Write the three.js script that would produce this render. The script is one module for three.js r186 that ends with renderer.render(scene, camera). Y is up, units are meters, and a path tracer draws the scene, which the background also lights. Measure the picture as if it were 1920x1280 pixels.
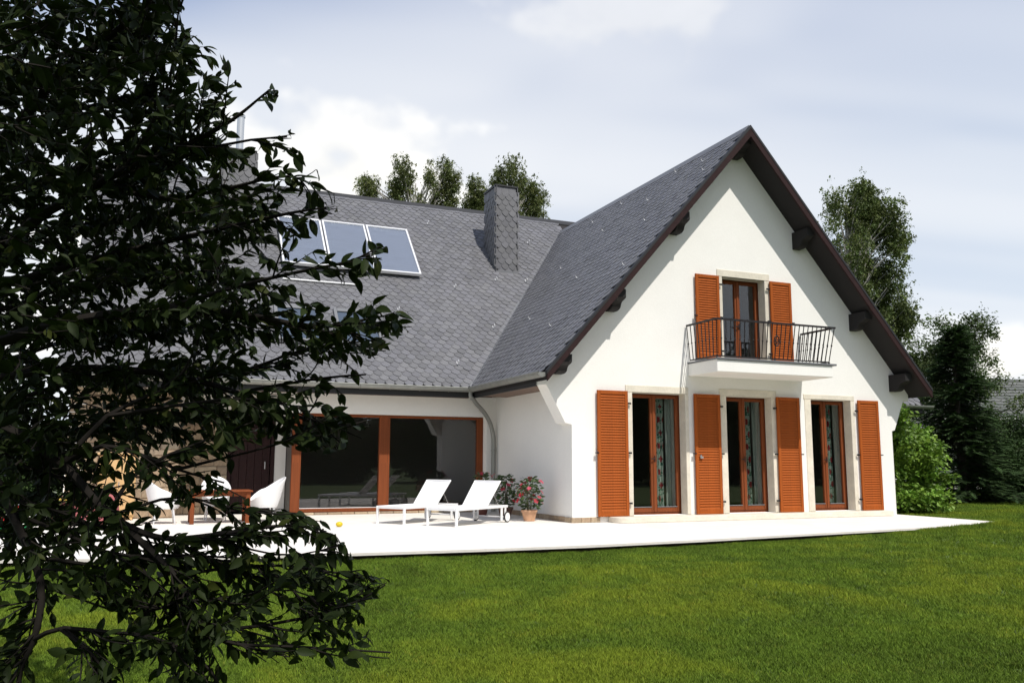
import * as THREE from 'three';
import { mergeGeometries } from 'three/addons/utils/BufferGeometryUtils.js';

// ---------- camera, sky, sun, exposure ----------
const scene = new THREE.Scene();
const camera = new THREE.PerspectiveCamera(43.42, 1024 / 682, 0.05, 2000);
const CAM = new THREE.Vector3(-6.904, 1.045, 13.707);
camera.position.copy(CAM);
const EYE = new THREE.Euler(0.14032, -0.39684, 0.00322, 'YXZ');
camera.rotation.copy(EYE);
camera.updateMatrixWorld();
const renderer = new THREE.WebGLRenderer({ antialias: true });
renderer.toneMapping = THREE.LinearToneMapping;
renderer.toneMappingExposure = 1.22;
renderer.shadowMap.enabled = true;
renderer.shadowMap.type = THREE.PCFSoftShadowMap;

const SUNDIR = new THREE.Vector3(0.21, 1.6, 1).normalize();
const sun = new THREE.DirectionalLight(new THREE.Color(1, 0.955, 0.88), 3.7);
sun.position.copy(SUNDIR).multiplyScalar(60);
sun.castShadow = true;
sun.shadow.mapSize.set(4096, 4096);
Object.assign(sun.shadow.camera, { left: -30, right: 30, top: 30, bottom: -30, near: 1, far: 160 });
scene.add(sun); scene.add(sun.target);

// ---------- small helpers ----------
function rng(seed) { let a = seed >>> 0; return () => { a = (a + 0x6D2B79F5) | 0; let t = Math.imul(a ^ (a >>> 15), 1 | a); t = (t + Math.imul(t ^ (t >>> 7), 61 | t)) ^ t; return ((t ^ (t >>> 14)) >>> 0) / 4294967296; }; }
const R0 = rng(7);
const lerp = (a, b, t) => a + (b - a) * t, clamp = (x, a = 0, b = 1) => Math.min(b, Math.max(a, x));
const sstep = (a, b, x) => { const t = clamp((x - a) / (b - a)); return t * t * (3 - 2 * t); };
const V3 = (x, y, z) => new THREE.Vector3(x, y, z);
const hsh = (x, y, s) => { let h = Math.imul(x, 374761393) ^ Math.imul(y, 668265263) ^ Math.imul(s, 974634541); h = Math.imul(h ^ (h >>> 13), 1274126177); return ((h ^ (h >>> 16)) >>> 0) / 4294967296; };
function vn(x, y, p, s) { // value noise, period p
  const xi = Math.floor(x), yi = Math.floor(y), fx = x - xi, fy = y - yi, u = fx * fx * (3 - 2 * fx), v = fy * fy * (3 - 2 * fy);
  const m = (k) => ((k % p) + p) % p;
  const a = hsh(m(xi), m(yi), s), b = hsh(m(xi + 1), m(yi), s), c = hsh(m(xi), m(yi + 1), s), d = hsh(m(xi + 1), m(yi + 1), s);
  return lerp(lerp(a, b, u), lerp(c, d, u), v);
}
function fbm(x, y, p, oct, s) { let t = 0, a = 0.5, n = 0; for (let i = 0; i < oct; i++) { t += a * vn(x, y, p, s + i * 17); n += a; a *= 0.5; x *= 2; y *= 2; p *= 2; } return t / n; }

// ---------- sky: air and clouds ----------
function at(u, v, d) { // point d metres along the sight line through (u, v) of the 1920 x 1280 photograph
  const f = 1607.455; return V3((u - 960) / f, (640 - v) / f, -1).normalize().multiplyScalar(d).applyEuler(EYE).add(CAM);
}
{
  const W = 2048, Hh = 1024, data = new Float32Array(W * Hh * 4);
  const dirOf = (u, v) => at(u, v, 1).sub(CAM);
  const puffs = [[640, 290, 0.14, 0.09, 0.62], [700, 340, 0.1, 0.05, 0.5], [1880, 668, 0.085, 0.035, 1.0], [1180, 10, 0.16, 0.05, 0.3], [330, 560, 0.3, 0.08, 0.8]]
    .map(([u, v, rx, ry, a]) => { const d = dirOf(u, v); return { az: Math.atan2(d.x, -d.z), el: Math.asin(d.y), rx, ry, a }; });
  for (let j = 0; j < Hh; j++) {
    const el = ((j + 0.5) / Hh - 0.5) * Math.PI, sy = Math.sin(el);
    for (let i = 0; i < W; i++) {
      const k = (j * W + i) * 4, th = ((i + 0.5) / W - 0.5) * 2 * Math.PI;
      if (el < -0.06) { data[k] = 0.30; data[k + 1] = 0.32; data[k + 2] = 0.30; data[k + 3] = 1; continue; }
      const dx = Math.cos(th) * Math.cos(el), dz = Math.sin(th) * Math.cos(el), az = Math.atan2(dx, -dz);
      // cloud sheet at a fixed height, seen in perspective
      const hgt = 1 / (Math.max(sy, 0) + 0.16), px = dx * hgt, pz = dz * hgt;
      const warp = fbm(px * 0.9 + 40, pz * 0.9 + 40, 4096, 3, 5);
      let veil = fbm(px * 0.55 + pz * 0.35 + warp * 1.2 + 60, pz * 1.5 - px * 0.5 + 70, 4096, 4, 11);
      veil = sstep(0.12, 0.66, veil);
      const up = sstep(-0.02, 0.75, sy);
      let r = lerp(0.40, 0.04, up), g = lerp(0.50, 0.11, up), b = lerp(0.64, 0.33, up);
      const cr = 0.64, cg = 0.665, cb = 0.72, cv = veil * lerp(0.9, 0.42, up) + 0.05;
      r = lerp(r, cr, cv); g = lerp(g, cg, cv); b = lerp(b, cb, cv);
      { let da = az - 0.47; if (da > Math.PI) da -= 2 * Math.PI; if (da < -Math.PI) da += 2 * Math.PI; const w = 0.32 * Math.exp(-(da * da) / 0.11 - ((el - 0.36) * (el - 0.36)) / 0.06) * (0.6 + 0.8 * (warp - 0.1)); r = lerp(r, 0.70, w); g = lerp(g, 0.705, w); b = lerp(b, 0.735, w); } // thin bank of high cloud
      for (const p of puffs) {
        let da = az - p.az; if (da > Math.PI) da -= 2 * Math.PI; if (da < -Math.PI) da += 2 * Math.PI;
        const ex = da / p.rx, ey = (el - p.el) / p.ry, q = ex * ex + ey * ey; if (q > 4) continue;
        const nz = fbm(az * 16 + 100, el * 26 + 100, 4096, 5, 23);
        const m = sstep(0.15, 0.6, (1.25 - Math.sqrt(q)) * 0.62 + (nz - 0.5) * 1.3) * p.a;
        const lit = 0.74 + (nz - 0.5) * 0.22 + ey * 0.06;
        r = lerp(r, lit, m); g = lerp(g, lit * 0.995, m); b = lerp(b, lit * 0.995, m);
      }
      data[k] = r * 1.22; data[k + 1] = g * 1.20; data[k + 2] = b * 1.14; data[k + 3] = 1;
    }
  }
  const sky = new THREE.DataTexture(data, W, Hh, THREE.RGBAFormat, THREE.FloatType);
  sky.mapping = THREE.EquirectangularReflectionMapping; sky.magFilter = THREE.LinearFilter; sky.minFilter = THREE.LinearFilter; sky.wrapS = THREE.RepeatWrapping; sky.needsUpdate = true;
  scene.background = sky; scene.environment = sky;
}

// ---------- textures and materials ----------
function tex(size, fn, { srgb = true, rep = 1, repY } = {}) {
  const d = new Uint8Array(size * size * 4);
  for (let j = 0; j < size; j++) for (let i = 0; i < size; i++) { const c = fn(i / size, j / size), k = (j * size + i) * 4; for (let n = 0; n < 3; n++) d[k + n] = 255 * clamp(Array.isArray(c) ? c[n] : c); d[k + 3] = 255; }
  const t = new THREE.DataTexture(d, size, size); t.wrapS = t.wrapT = THREE.RepeatWrapping; t.magFilter = THREE.LinearFilter; t.minFilter = THREE.LinearMipmapLinearFilter; t.generateMipmaps = true;
  if (srgb) t.colorSpace = THREE.SRGBColorSpace; t.repeat.set(rep, repY ?? rep); t.needsUpdate = true; return t;
}
const s2 = (x) => Math.pow(clamp(x), 1 / 2.2); // linear base colour -> stored sRGB
const tint = (r, g, b, k) => [s2(r * k), s2(g * k), s2(b * k)];
const mat = (o) => new THREE.MeshStandardMaterial({ roughness: 0.85, metalness: 0, ...o, color: o.color ? new THREE.Color().setRGB(...o.color) : 0xffffff });
const phys = (o) => new THREE.MeshPhysicalMaterial({ roughness: 0.5, ...o, color: o.color ? new THREE.Color().setRGB(...o.color) : 0xffffff, side: THREE.DoubleSide });
const T = {
  stucco: tex(512, (u, v) => tint(0.86, 0.845, 0.805, 0.955 + 0.05 * fbm(u * 6, v * 6, 6, 5, 3) + 0.04 * (fbm(u * 90, v * 90, 90, 2, 9) - 0.5)), { rep: 0.5 }),
  stuccoB: tex(512, (u, v) => fbm(u * 120, v * 120, 120, 3, 31), { srgb: false, rep: 0.6 }),
  lime: tex(512, (u, v) => { const k = 0.86 + 0.3 * (fbm(u * 9, v * 9, 9, 5, 41) - 0.5) + 0.1 * (fbm(u * 70, v * 70, 70, 2, 4) - 0.5); return tint(0.80, 0.74, 0.62, k); }, { rep: 0.8 }),
  pave: tex(512, (u, v) => { const k = 0.93 + 0.16 * (fbm(u * 7, v * 7, 7, 5, 61) - 0.5) + 0.1 * (fbm(u * 100, v * 100, 100, 2, 14) - 0.5); return tint(0.79, 0.75, 0.69, k); }, { rep: 0.35 }),
  wood: tex(512, (u, v) => { const g = fbm(u * 40, v * 3, 120, 4, 71), h = fbm(u * 5, v * 2, 10, 3, 77); return tint(0.335, 0.076, 0.009, 0.72 + 0.42 * g * 0.8 + 0.25 * (h - 0.5) + 0.1); }, { rep: 1.6, repY: 0.5 }),
  frame: tex(256, (u, v) => { const g = fbm(u * 30, v * 3, 90, 4, 81); return tint(0.20, 0.050, 0.013, 0.7 + 0.55 * g); }, { rep: 2, repY: 0.6 }),
  dark: tex(256, (u, v) => { const g = fbm(u * 24, v * 24, 24, 4, 91); return tint(0.026, 0.011, 0.011, 0.65 + 0.7 * g); }, { rep: 1 }),
  plank: tex(256, (u, v) => { const g = fbm(u * 3, v * 30, 90, 4, 95); return tint(0.20, 0.135, 0.10, 0.6 + 0.8 * g); }, { rep: 1.2 }),
  slate: tex(256, (u, v) => { const g = fbm(u * 6, v * 6, 6, 4, 101), h = fbm(u * 40, v * 14, 120, 2, 103); return tint(0.98, 0.985, 1, 0.62 + 0.4 * g + 0.18 * (h - 0.5)); }, { rep: 1.4 }),
  stone: tex(512, (u, v) => { const k = 0.80 + 0.5 * (fbm(u * 8, v * 8, 8, 5, 111) - 0.5) + 0.2 * (fbm(u * 60, v * 60, 60, 2, 113) - 0.5); return tint(0.95, 0.94, 0.92, k); }, { rep: 1.3 }),
  zinc: tex(256, (u, v) => { const k = 0.8 + 0.4 * (fbm(u * 8, v * 8, 8, 5, 121) - 0.2); return tint(0.33, 0.335, 0.31, k); }, { rep: 1.2 }),
  clay: tex(256, (u, v) => { const k = 0.9 + 0.45 * (fbm(u * 7, v * 7, 7, 5, 131) - 0.5); return tint(0.62, 0.36, 0.215, k); }, { rep: 2 }),
  bark: tex(256, (u, v) => { const k = 0.5 + 0.9 * fbm(u * 10, v * 4, 40, 5, 141); return tint(0.075, 0.06, 0.047, k); }, { rep: 1 }),
  soil: tex(1024, (u, v) => { const a = fbm(u * 10, v * 10, 10, 5, 151), b = fbm(u * 160, v * 160, 160, 3, 153); return tint(lerp(0.045, 0.075, a), lerp(0.08, 0.115, a), lerp(0.01, 0.014, a), 0.55 + 0.75 * b); }, { rep: 0.125 }),
  weave: tex(256, (u, v) => 0.5 + 0.25 * Math.sin(u * 2 * Math.PI * 64) + 0.25 * Math.sin(v * 2 * Math.PI * 64), { srgb: false, rep: 2 }),
  fine: tex(256, (u, v) => fbm(u * 40, v * 40, 40, 4, 171), { srgb: false, rep: 2 }),
  absorb: tex(256, (u, v) => { const k = 0.85 + 0.3 * (fbm(u * 3, v * 60, 180, 3, 181) - 0.5) + (Math.floor(v * 22) % 2 ? 0.06 : 0); return tint(0.15, 0.18, 0.24, k); }, { rep: 1 }),
};
const M = {
  stucco: mat({ map: T.stucco, bumpMap: T.stuccoB, bumpScale: 0.0015, roughness: 0.95 }),
  lime: mat({ map: T.lime, bumpMap: T.fine, bumpScale: 0.002, roughness: 0.9 }),
  pave: mat({ map: T.pave, bumpMap: T.fine, bumpScale: 0.001, roughness: 0.9 }),
  wood: phys({ map: T.wood, roughness: 0.7, specularIntensity: 0.3, bumpMap: T.fine, bumpScale: 0.0006 }),
  frame: phys({ map: T.frame, roughness: 0.6, specularIntensity: 0.35 }),
  dark: phys({ map: T.dark, roughness: 0.7, specularIntensity: 0.3 }),
  plank: mat({ map: T.plank, roughness: 0.8 }),
  deck: mat({ color: [0.010, 0.008, 0.008], roughness: 0.8 }),
  black: mat({ color: [0.012, 0.012, 0.013], roughness: 0.55 }),
  iron: mat({ color: [0.016, 0.013, 0.014], roughness: 0.5, metalness: 0.3 }),
  zinc: mat({ map: T.zinc, roughness: 0.5, metalness: 0.55 }),
  zincDull: mat({ color: [0.16, 0.165, 0.175], roughness: 0.6, metalness: 0.3 }),
  steel: mat({ color: [0.62, 0.63, 0.64], roughness: 0.35, metalness: 0.8 }),
  alu: mat({ color: [0.80, 0.80, 0.81], roughness: 0.4, metalness: 0.35 }),
  white: mat({ color: [0.80, 0.80, 0.80], roughness: 0.45 }),
  sling: mat({ color: [0.80, 0.80, 0.81], roughness: 0.8, bumpMap: T.weave, bumpScale: 0.001 }),
  mortar: mat({ color: [0.40, 0.33, 0.25], roughness: 0.95, bumpMap: T.fine, bumpScale: 0.004 }),
  clay: mat({ map: T.clay, roughness: 0.85, bumpMap: T.fine, bumpScale: 0.001 }),
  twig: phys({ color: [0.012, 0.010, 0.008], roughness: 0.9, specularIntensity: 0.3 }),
  bark: mat({ map: T.bark, roughness: 0.95, bumpMap: T.fine, bumpScale: 0.006 }),
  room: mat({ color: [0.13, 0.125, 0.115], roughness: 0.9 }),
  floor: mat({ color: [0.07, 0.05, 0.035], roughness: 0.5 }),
  rubber: mat({ color: [0.02, 0.02, 0.02], roughness: 0.8 }),
  soil: mat({ map: T.soil, roughness: 1 }),
  earth: mat({ color: [0.05, 0.035, 0.022], roughness: 1 }),
  glass: new THREE.MeshPhysicalMaterial({ color: 0xffffff, transmission: 1, thickness: 0, roughness: 0.0, ior: 1.55, specularIntensity: 1, side: THREE.DoubleSide }),
};
const slateMats = [0.86, 0.93, 1.0, 1.06, 1.13].map((k, i) => phys({ map: T.slate, color: [0.156 * k, 0.155 * k, (0.161 + (i % 2) * 0.005) * k], roughness: 0.52 + 0.05 * (i % 3), specularIntensity: 0.75, bumpMap: T.fine, bumpScale: 0.0012 }));
const slateI = phys({ map: T.slate, color: [0.156, 0.155, 0.162], roughness: 0.55, specularIntensity: 0.75, bumpMap: T.fine, bumpScale: 0.0012 });
const stoneMats = [[0.50, 0.39, 0.27], [0.43, 0.33, 0.23], [0.56, 0.46, 0.33], [0.47, 0.345, 0.235], [0.38, 0.30, 0.22]].map((c) => mat({ map: T.stone, color: c, roughness: 0.95, bumpMap: T.fine, bumpScale: 0.004 }));

// ---------- geometry helpers ----------
function uvm(g) { // texture coordinates in metres from the dominant face direction
  const n = g.index ? g.toNonIndexed() : g; n.computeVertexNormals(); const P = n.attributes.position, N = n.attributes.normal, uv = new Float32Array(P.count * 2);
  for (let i = 0; i < P.count; i += 3) {
    const ax = [0, 1, 2].map((k) => Math.abs(N.array[i * 3 + k] + N.array[i * 3 + 3 + k] + N.array[i * 3 + 6 + k])), m = ax[0] > ax[1] && ax[0] > ax[2] ? 0 : ax[1] > ax[2] ? 1 : 2;
    for (let j = i; j < i + 3; j++) { const x = P.getX(j), y = P.getY(j), z = P.getZ(j); uv[j * 2] = m === 0 ? z : x; uv[j * 2 + 1] = m === 1 ? z : y; }
  }
  n.setAttribute('uv', new THREE.BufferAttribute(uv, 2)); return n;
}
const bx = (x0, x1, y0, y1, z0, z1) => uvm(new THREE.BoxGeometry(x1 - x0, y1 - y0, z1 - z0).translate((x0 + x1) / 2, (y0 + y1) / 2, (z0 + z1) / 2));
function bevelBox(w, h, d, b = 0.006) { // centred, edges chamfered
  const s = new THREE.Shape(); s.moveTo(-w / 2 + b, -h / 2 + b); s.lineTo(w / 2 - b, -h / 2 + b); s.lineTo(w / 2 - b, h / 2 - b); s.lineTo(-w / 2 + b, h / 2 - b); s.closePath();
  return uvm(new THREE.ExtrudeGeometry(s, { depth: d - 2 * b, bevelEnabled: true, bevelThickness: b, bevelSize: b, bevelSegments: 1, steps: 1 }).translate(0, 0, -d / 2 + b));
}
const bb = (x0, x1, y0, y1, z0, z1, b = 0.006) => bevelBox(x1 - x0, y1 - y0, z1 - z0, b).translate((x0 + x1) / 2, (y0 + y1) / 2, (z0 + z1) / 2);
function poly(pts, depth, holes = []) { const s = new THREE.Shape(pts.map((p) => new THREE.Vector2(...p))); for (const h of holes) s.holes.push(new THREE.Path(h.map((p) => new THREE.Vector2(...p)))); return uvm(new THREE.ExtrudeGeometry(s, { depth, bevelEnabled: false, steps: 1 })); }
const rect = (x0, x1, y0, y1) => [[x0, y0], [x1, y0], [x1, y1], [x0, y1]];
function tube(pts, r, seg = 24, rad = 8) { return new THREE.TubeGeometry(new THREE.CatmullRomCurve3(pts.map((p) => (p.isVector3 ? p : V3(...p)))), seg, r, rad, false); }
function limb(pts, r0, r1, sides = 6) { // tapered branch through points
  const n = pts.length, pos = [], uv = [], idx = []; let len = 0; const up0 = V3(0.31, 0.9, 0.2);
  for (let i = 0; i < n; i++) {
    const t = pts[Math.min(i + 1, n - 1)].clone().sub(pts[Math.max(i - 1, 0)]).normalize(), a = V3().crossVectors(t, up0).normalize(), b = V3().crossVectors(t, a), r = lerp(r0, r1, i / (n - 1)); if (i) len += pts[i].distanceTo(pts[i - 1]);
    for (let k = 0; k <= sides; k++) { const q = (k / sides) * 2 * Math.PI; pos.push(...pts[i].clone().addScaledVector(a, Math.cos(q) * r).addScaledVector(b, Math.sin(q) * r).toArray()); uv.push(k / sides, len * 2); }
  }
  for (let i = 0; i < n - 1; i++) for (let k = 0; k < sides; k++) { const a = i * (sides + 1) + k, b = a + sides + 1; idx.push(a, b, a + 1, b, b + 1, a + 1); }
  const g = new THREE.BufferGeometry(); g.setAttribute('position', new THREE.Float32BufferAttribute(pos, 3)); g.setAttribute('uv', new THREE.Float32BufferAttribute(uv, 2)); g.setIndex(idx); g.computeVertexNormals(); return g;
}
const merge = (l) => { const a = l.map((g) => { const q = g.index ? g.toNonIndexed() : g.clone(); for (const k of Object.keys(q.attributes)) if (!['position', 'normal', 'uv'].includes(k)) q.deleteAttribute(k); return q; }); return mergeGeometries(a, false); };
const taken = new Map();
function numbered(n) { const k = taken.get(n) ?? 0; taken.set(n, k + 1); return k ? `${n}_${String(k).padStart(3, '0')}` : n; }
function mesh(name, geo, m, parent, { top = parent === scene } = {}) { const o = new THREE.Mesh(Array.isArray(geo) ? merge(geo) : geo, m); o.name = top ? numbered(name) : name; o.castShadow = o.receiveShadow = true; parent.add(o); return o; }
function group(name, parent) { const g = new THREE.Group(); g.name = parent === scene ? numbered(name) : name; parent.add(g); return g; }
function tag(o, label, category, grp, kind) { if (label) o.userData.label = label; if (category) o.userData.category = category; if (grp) o.userData.group = grp; if (kind) o.userData.kind = kind; return o; }
function inst(name, geo, m, parent, list, colors) { // list of Matrix4
  const o = new THREE.InstancedMesh(geo, m, list.length); list.forEach((x, i) => o.setMatrixAt(i, x)); if (colors) colors.forEach((c, i) => o.setColorAt(i, c));
  o.name = parent === scene ? numbered(name) : name; o.castShadow = o.receiveShadow = true; o.userData.kind = 'stuff'; parent.add(o); return o;
}
const MX = (p, q, s) => new THREE.Matrix4().compose(p, q, typeof s === 'number' ? V3(s, s, s) : s);
const QE = (x, y, z, o = 'XYZ') => new THREE.Quaternion().setFromEuler(new THREE.Euler(x, y, z, o));

// ---------- ground ----------
const terraceEdge = [[-13, 2.3], [-9.5, 2.75], [-8, 3.04], [-6.46, 3.41], [-4.85, 3.6], [-3.2, 3.7], [-1.67, 3.72], [0.3, 3.56], [2.14, 3.32], [4.6, 3.03], [6.7, 2.8], [7.2, 2.72], [7.44, 2.58], [7.54, 2.3], [7.56, 1.6], [7.58, 0.5], [7.6, -0.2]];
const edgeZ = (x) => { if (x > 7.56) return -99; for (let i = 1; i < terraceEdge.length; i++) { const [a, b] = terraceEdge[i - 1], [c, d] = terraceEdge[i]; if (x <= c) return lerp(b, d, (x - a) / (c - a)); } return -99; };
function gy(x, z) { return lerp(-0.115, -0.035, sstep(2.5, 7.5, x) * sstep(9, 3, z)) - 0.36 * sstep(3.6, 14.5, z) + 0.02 * Math.sin(x * 0.7 + z * 0.4) * sstep(3.5, 6, z) - 0.16 * sstep(0, -30, z); }
{
  const xs = [], zs = [];
  for (let x = -12; x <= 14; x += 0.5) xs.push(x); for (let z = -12; z <= 20; z += 0.5) zs.push(z);
  for (const d of [16, 20, 28, 45, 80, 160, 400, 900]) { xs.push(d); xs.unshift(-d); zs.unshift(-d); } for (const d of [24, 32, 48, 80, 160, 400, 900]) zs.push(d);
  const pos = [], uv = [], idx = [], n = xs.length;
  for (const z of zs) for (const x of xs) { pos.push(x, gy(x, z), z); uv.push(x, z); }
  for (let j = 0; j < zs.length - 1; j++) for (let i = 0; i < n - 1; i++) { const a = j * n + i; idx.push(a, a + n, a + 1, a + 1, a + n, a + n + 1); }
  const g = new THREE.BufferGeometry(); g.setAttribute('position', new THREE.Float32BufferAttribute(pos, 3)); g.setAttribute('uv', new THREE.Float32BufferAttribute(uv, 2)); g.setIndex(idx); g.computeVertexNormals();
  tag(mesh('lawn_ground', g, M.soil, scene), 'green lawn sloping gently down from the terrace', 'lawn', null, 'structure');
  // terrace: a pale slab with a thin nosing that oversails its dark footing
  const out = [...terraceEdge, [7.6, -6], [-13, -6]];
  const lay = (pts, y0, y1, m, nm, lab) => { const s = new THREE.Shape(pts.map(([x, z]) => new THREE.Vector2(x, -z))); const g2 = uvm(new THREE.ExtrudeGeometry(s, { depth: y1 - y0, bevelEnabled: false }).rotateX(-Math.PI / 2).translate(0, y0, 0)); return tag(mesh(nm, g2, m, scene), lab, 'terrace', null, 'structure'); };
  lay(out, -0.032, 0, M.pave, 'terrace', 'pale paved terrace in front of the house');
  lay(terraceEdge.map(([x, z]) => [x - (x > 7 ? 0.06 : 0), z - 0.11]).concat([[7.5, -6], [-13, -6]]), -0.4, -0.033, M.earth, 'terrace_footing', 'dark footing under the terrace edge');
}

// ---------- the house ----------
const house = tag(group('house', scene), 'white rendered house with steep grey slate roofs and orange wooden shutters', 'house');
const XM = 3.72, YR = 7.65, TW = 1.1365, OV = 0.52;            // wing: ridge x, ridge height, slope, front overhang
const EY = 2.607, EZ = -3.194, TM = 1.047, MRZ = -8.42, MRY = EY + TM * (EZ - MRZ); // main roof: eave, slope, ridge
const XL = -8.5, XR = 12.1, MZ = -3.65, DZ = -3.95;
const wTop = (x) => YR - TW * Math.abs(x - XM), mTop = (z) => EY + TM * (EZ - z);
const xEL = XM - (YR - EY) / TW, xER = XM + (YR - EY) / TW;
const roofT = 0.16;
{
  const wU = (x) => wTop(x) - roofT + 0.02;
  const openings = [[1.24, 2.40, 0.10, 2.34], [3.34, 4.43, 0.10, 2.34], [5.42, 6.47, 0.10, 2.34], [3.33, 4.37, 3.0, 4.70]];
  const profile = [[0, 0.0], [7.58, 0.0], [7.58, 1.73], [7.66, 1.75], [7.95, 2.39], [8.10, 2.38], [8.10, wU(8.10)], [XM, wU(XM)], [-0.70, wU(-0.70)], [-0.70, 2.39], [-0.50, 2.42], [-0.13, 1.75], [0, 1.72]];
  mesh('gable_wall', poly(profile, 0.2, openings.map((o) => rect(...o))).translate(0, 0, -0.2), M.stucco, house);
  mesh('inner_wall', poly(profile, 0.18, openings.map(([a, b, c, d]) => rect(a - 0.08, b + 0.08, c - 0.0, d + 0.06))).translate(0, 0, -0.381), M.stucco, house);
  mesh('side_wall', bx(0, 0.3, 0.0, 3.24, -3.9, -0.381), M.stucco, house);
  mesh('side_wall', bx(7.28, 7.579, 0, 3.24, -8, -0.381), M.stucco, house);
  mesh('front_wall', poly([[-4.6, 2.02], [-0.22, 2.02], [-0.22, 0], [-0.002, 0], [-0.002, 2.44], [-4.6, 2.44]], MZ - DZ).translate(0, 0, DZ), M.stucco, house); mesh('front_wall', bx(7.582, 11.8, 0, 2.6, DZ, MZ), M.stucco, house);
  mesh('rear_wall', bx(-8.3, 11.8, 0, 2.7, -13.4, -13.1), M.stucco, house);
  mesh('end_wall', poly([[3.8, 0], [13.4, 0], [13.4, 2.6], [-MRZ, MRY - 0.2], [3.8, 2.75]].map(([a, b]) => [a, b]), 0.3).rotateY(Math.PI / 2).translate(-8.3, 0, 0), M.stucco, house);
  mesh('end_wall', poly([[3.8, 0], [13.4, 0], [13.4, 2.6], [-MRZ, MRY - 0.2], [3.8, 2.75]].map(([a, b]) => [a, b]), 0.3).rotateY(Math.PI / 2).translate(11.5, 0, 0), M.stucco, house);
  // dim rooms behind the glass
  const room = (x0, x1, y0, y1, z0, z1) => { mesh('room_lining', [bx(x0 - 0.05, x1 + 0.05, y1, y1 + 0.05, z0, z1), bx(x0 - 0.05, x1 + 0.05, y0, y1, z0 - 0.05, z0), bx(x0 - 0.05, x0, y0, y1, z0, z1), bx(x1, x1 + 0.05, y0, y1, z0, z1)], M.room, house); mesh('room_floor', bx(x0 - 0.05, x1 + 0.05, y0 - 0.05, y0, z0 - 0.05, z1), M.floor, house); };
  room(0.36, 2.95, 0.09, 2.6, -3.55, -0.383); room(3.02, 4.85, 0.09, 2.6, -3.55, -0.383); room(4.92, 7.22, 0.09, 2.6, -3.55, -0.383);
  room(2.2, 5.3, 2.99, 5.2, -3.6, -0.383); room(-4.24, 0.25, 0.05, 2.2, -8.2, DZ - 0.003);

  // stone plinth blocks round the wall foot
  const plinth = group('plinth', house), pr = rng(21);
  const blocks = (n, f) => { for (let i = 0; i < n; i++) f(i); };
  blocks(3, (i) => mesh('stone_block', bb(-0.02 + i * 0.19, 0.165 + i * 0.19, 0.0, 0.088 + pr() * 0.006, -0.05, 0.012 + pr() * 0.012, 0.008), stoneMats[(i * 2 + 1) % 5], plinth));
  blocks(15, (i) => mesh('stone_block', bb(-0.014 - pr() * 0.012, 0.05, 0.0, 0.088 + pr() * 0.008, -0.27 - i * 0.225, -0.055 - i * 0.225, 0.008), stoneMats[(i * 3) % 5], plinth));
  blocks(16, (i) => mesh('stone_block', bb(-4.36 + i * 0.27, -4.10 + i * 0.27, 0.0, 0.046, DZ, DZ + 0.155 + pr() * 0.02, 0.008), stoneMats[(i * 2) % 5], plinth));

  // limestone surrounds
  const surround = (x0, x1, y0, y1, l, r, t) => {
    const g = group('window_surround', house);
    mesh('lintel', bb(x0 - l - 0.02, x1 + r, y1, y1 + t, -0.05, 0.014), M.lime, g);
    mesh('jamb', bb(x0 - l, x0 + 0.003, y0, y1 - 0.002, -0.198, 0.011), M.lime, g);
    mesh('jamb', bb(x1 - 0.003, x1 + r, y0, y1 - 0.002, -0.198, 0.011), M.lime, g);
    mesh('soffit', bb(x0 + 0.004, x1 - 0.004, y1 - 0.004, y1 + 0.02, -0.198, -0.051, 0.003), M.lime, g);
    if (y0 > 1) mesh('sill', bb(x0, x1, y0 - 0.03, y0 + 0.01, -0.198, 0.02, 0.004), M.lime, g);
  };
  surround(1.24, 2.40, 0.10, 2.34, 0.12, 0.075, 0.13); surround(3.34, 4.43, 0.10, 2.34, 0.14, 0.12, 0.13); surround(5.42, 6.47, 0.10, 2.34, 0.16, 0.10, 0.10); surround(3.33, 4.37, 3.0, 4.70, 0.10, 0.12, 0.14);
  // French windows: fixed frame, two glazed leaves
  const frenchWindow = (x0, x1, y0, y1) => {
    const g = group('window', house), z = -0.235, c = (x0 + x1) / 2 + 0.005, f = 0.045, s = 0.06; x0 -= 0.07; x1 += 0.03; y1 += 0.03;
    mesh('frame', [bb(x0, x0 + f, y0, y1, z - 0.05, z), bb(x1 - f, x1, y0, y1, z - 0.05, z), bb(x0 + f, x1 - f, y1 - f, y1, z - 0.05, z), bb(x0 + f, x1 - f, y0, y0 + 0.035, z - 0.05, z)], M.frame, g);
    for (const [a, b] of [[x0 + f + 0.004, c - 0.003], [c + 0.003, x1 - f - 0.004]]) {
      const y2 = y0 + 0.04, y3 = y1 - f - 0.004;
      mesh('sash', [bb(a, a + s, y2, y3, z - 0.045, z + 0.015), bb(b - s, b, y2, y3, z - 0.045, z + 0.015), bb(a + s, b - s, y2, y2 + 0.09, z - 0.045, z + 0.015), bb(a + s, b - s, y3 - s, y3, z - 0.045, z + 0.015)], M.frame, g);
      mesh('pane', bx(a + s - 0.004, b - s + 0.004, y2 + 0.086, y3 - s + 0.004, z - 0.018, z - 0.014), M.glass, g);
      mesh('weather_bar', bb(a + s, b - s, y2 + 0.09, y2 + 0.105, z - 0.01, z + 0.024, 0.003), M.zincDull, g);
    }
    mesh('cover_strip', bb(c - 0.02, c + 0.02, y0 + 0.045, y1 - f - 0.01, z + 0.016, z + 0.034), M.frame, g);
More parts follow.
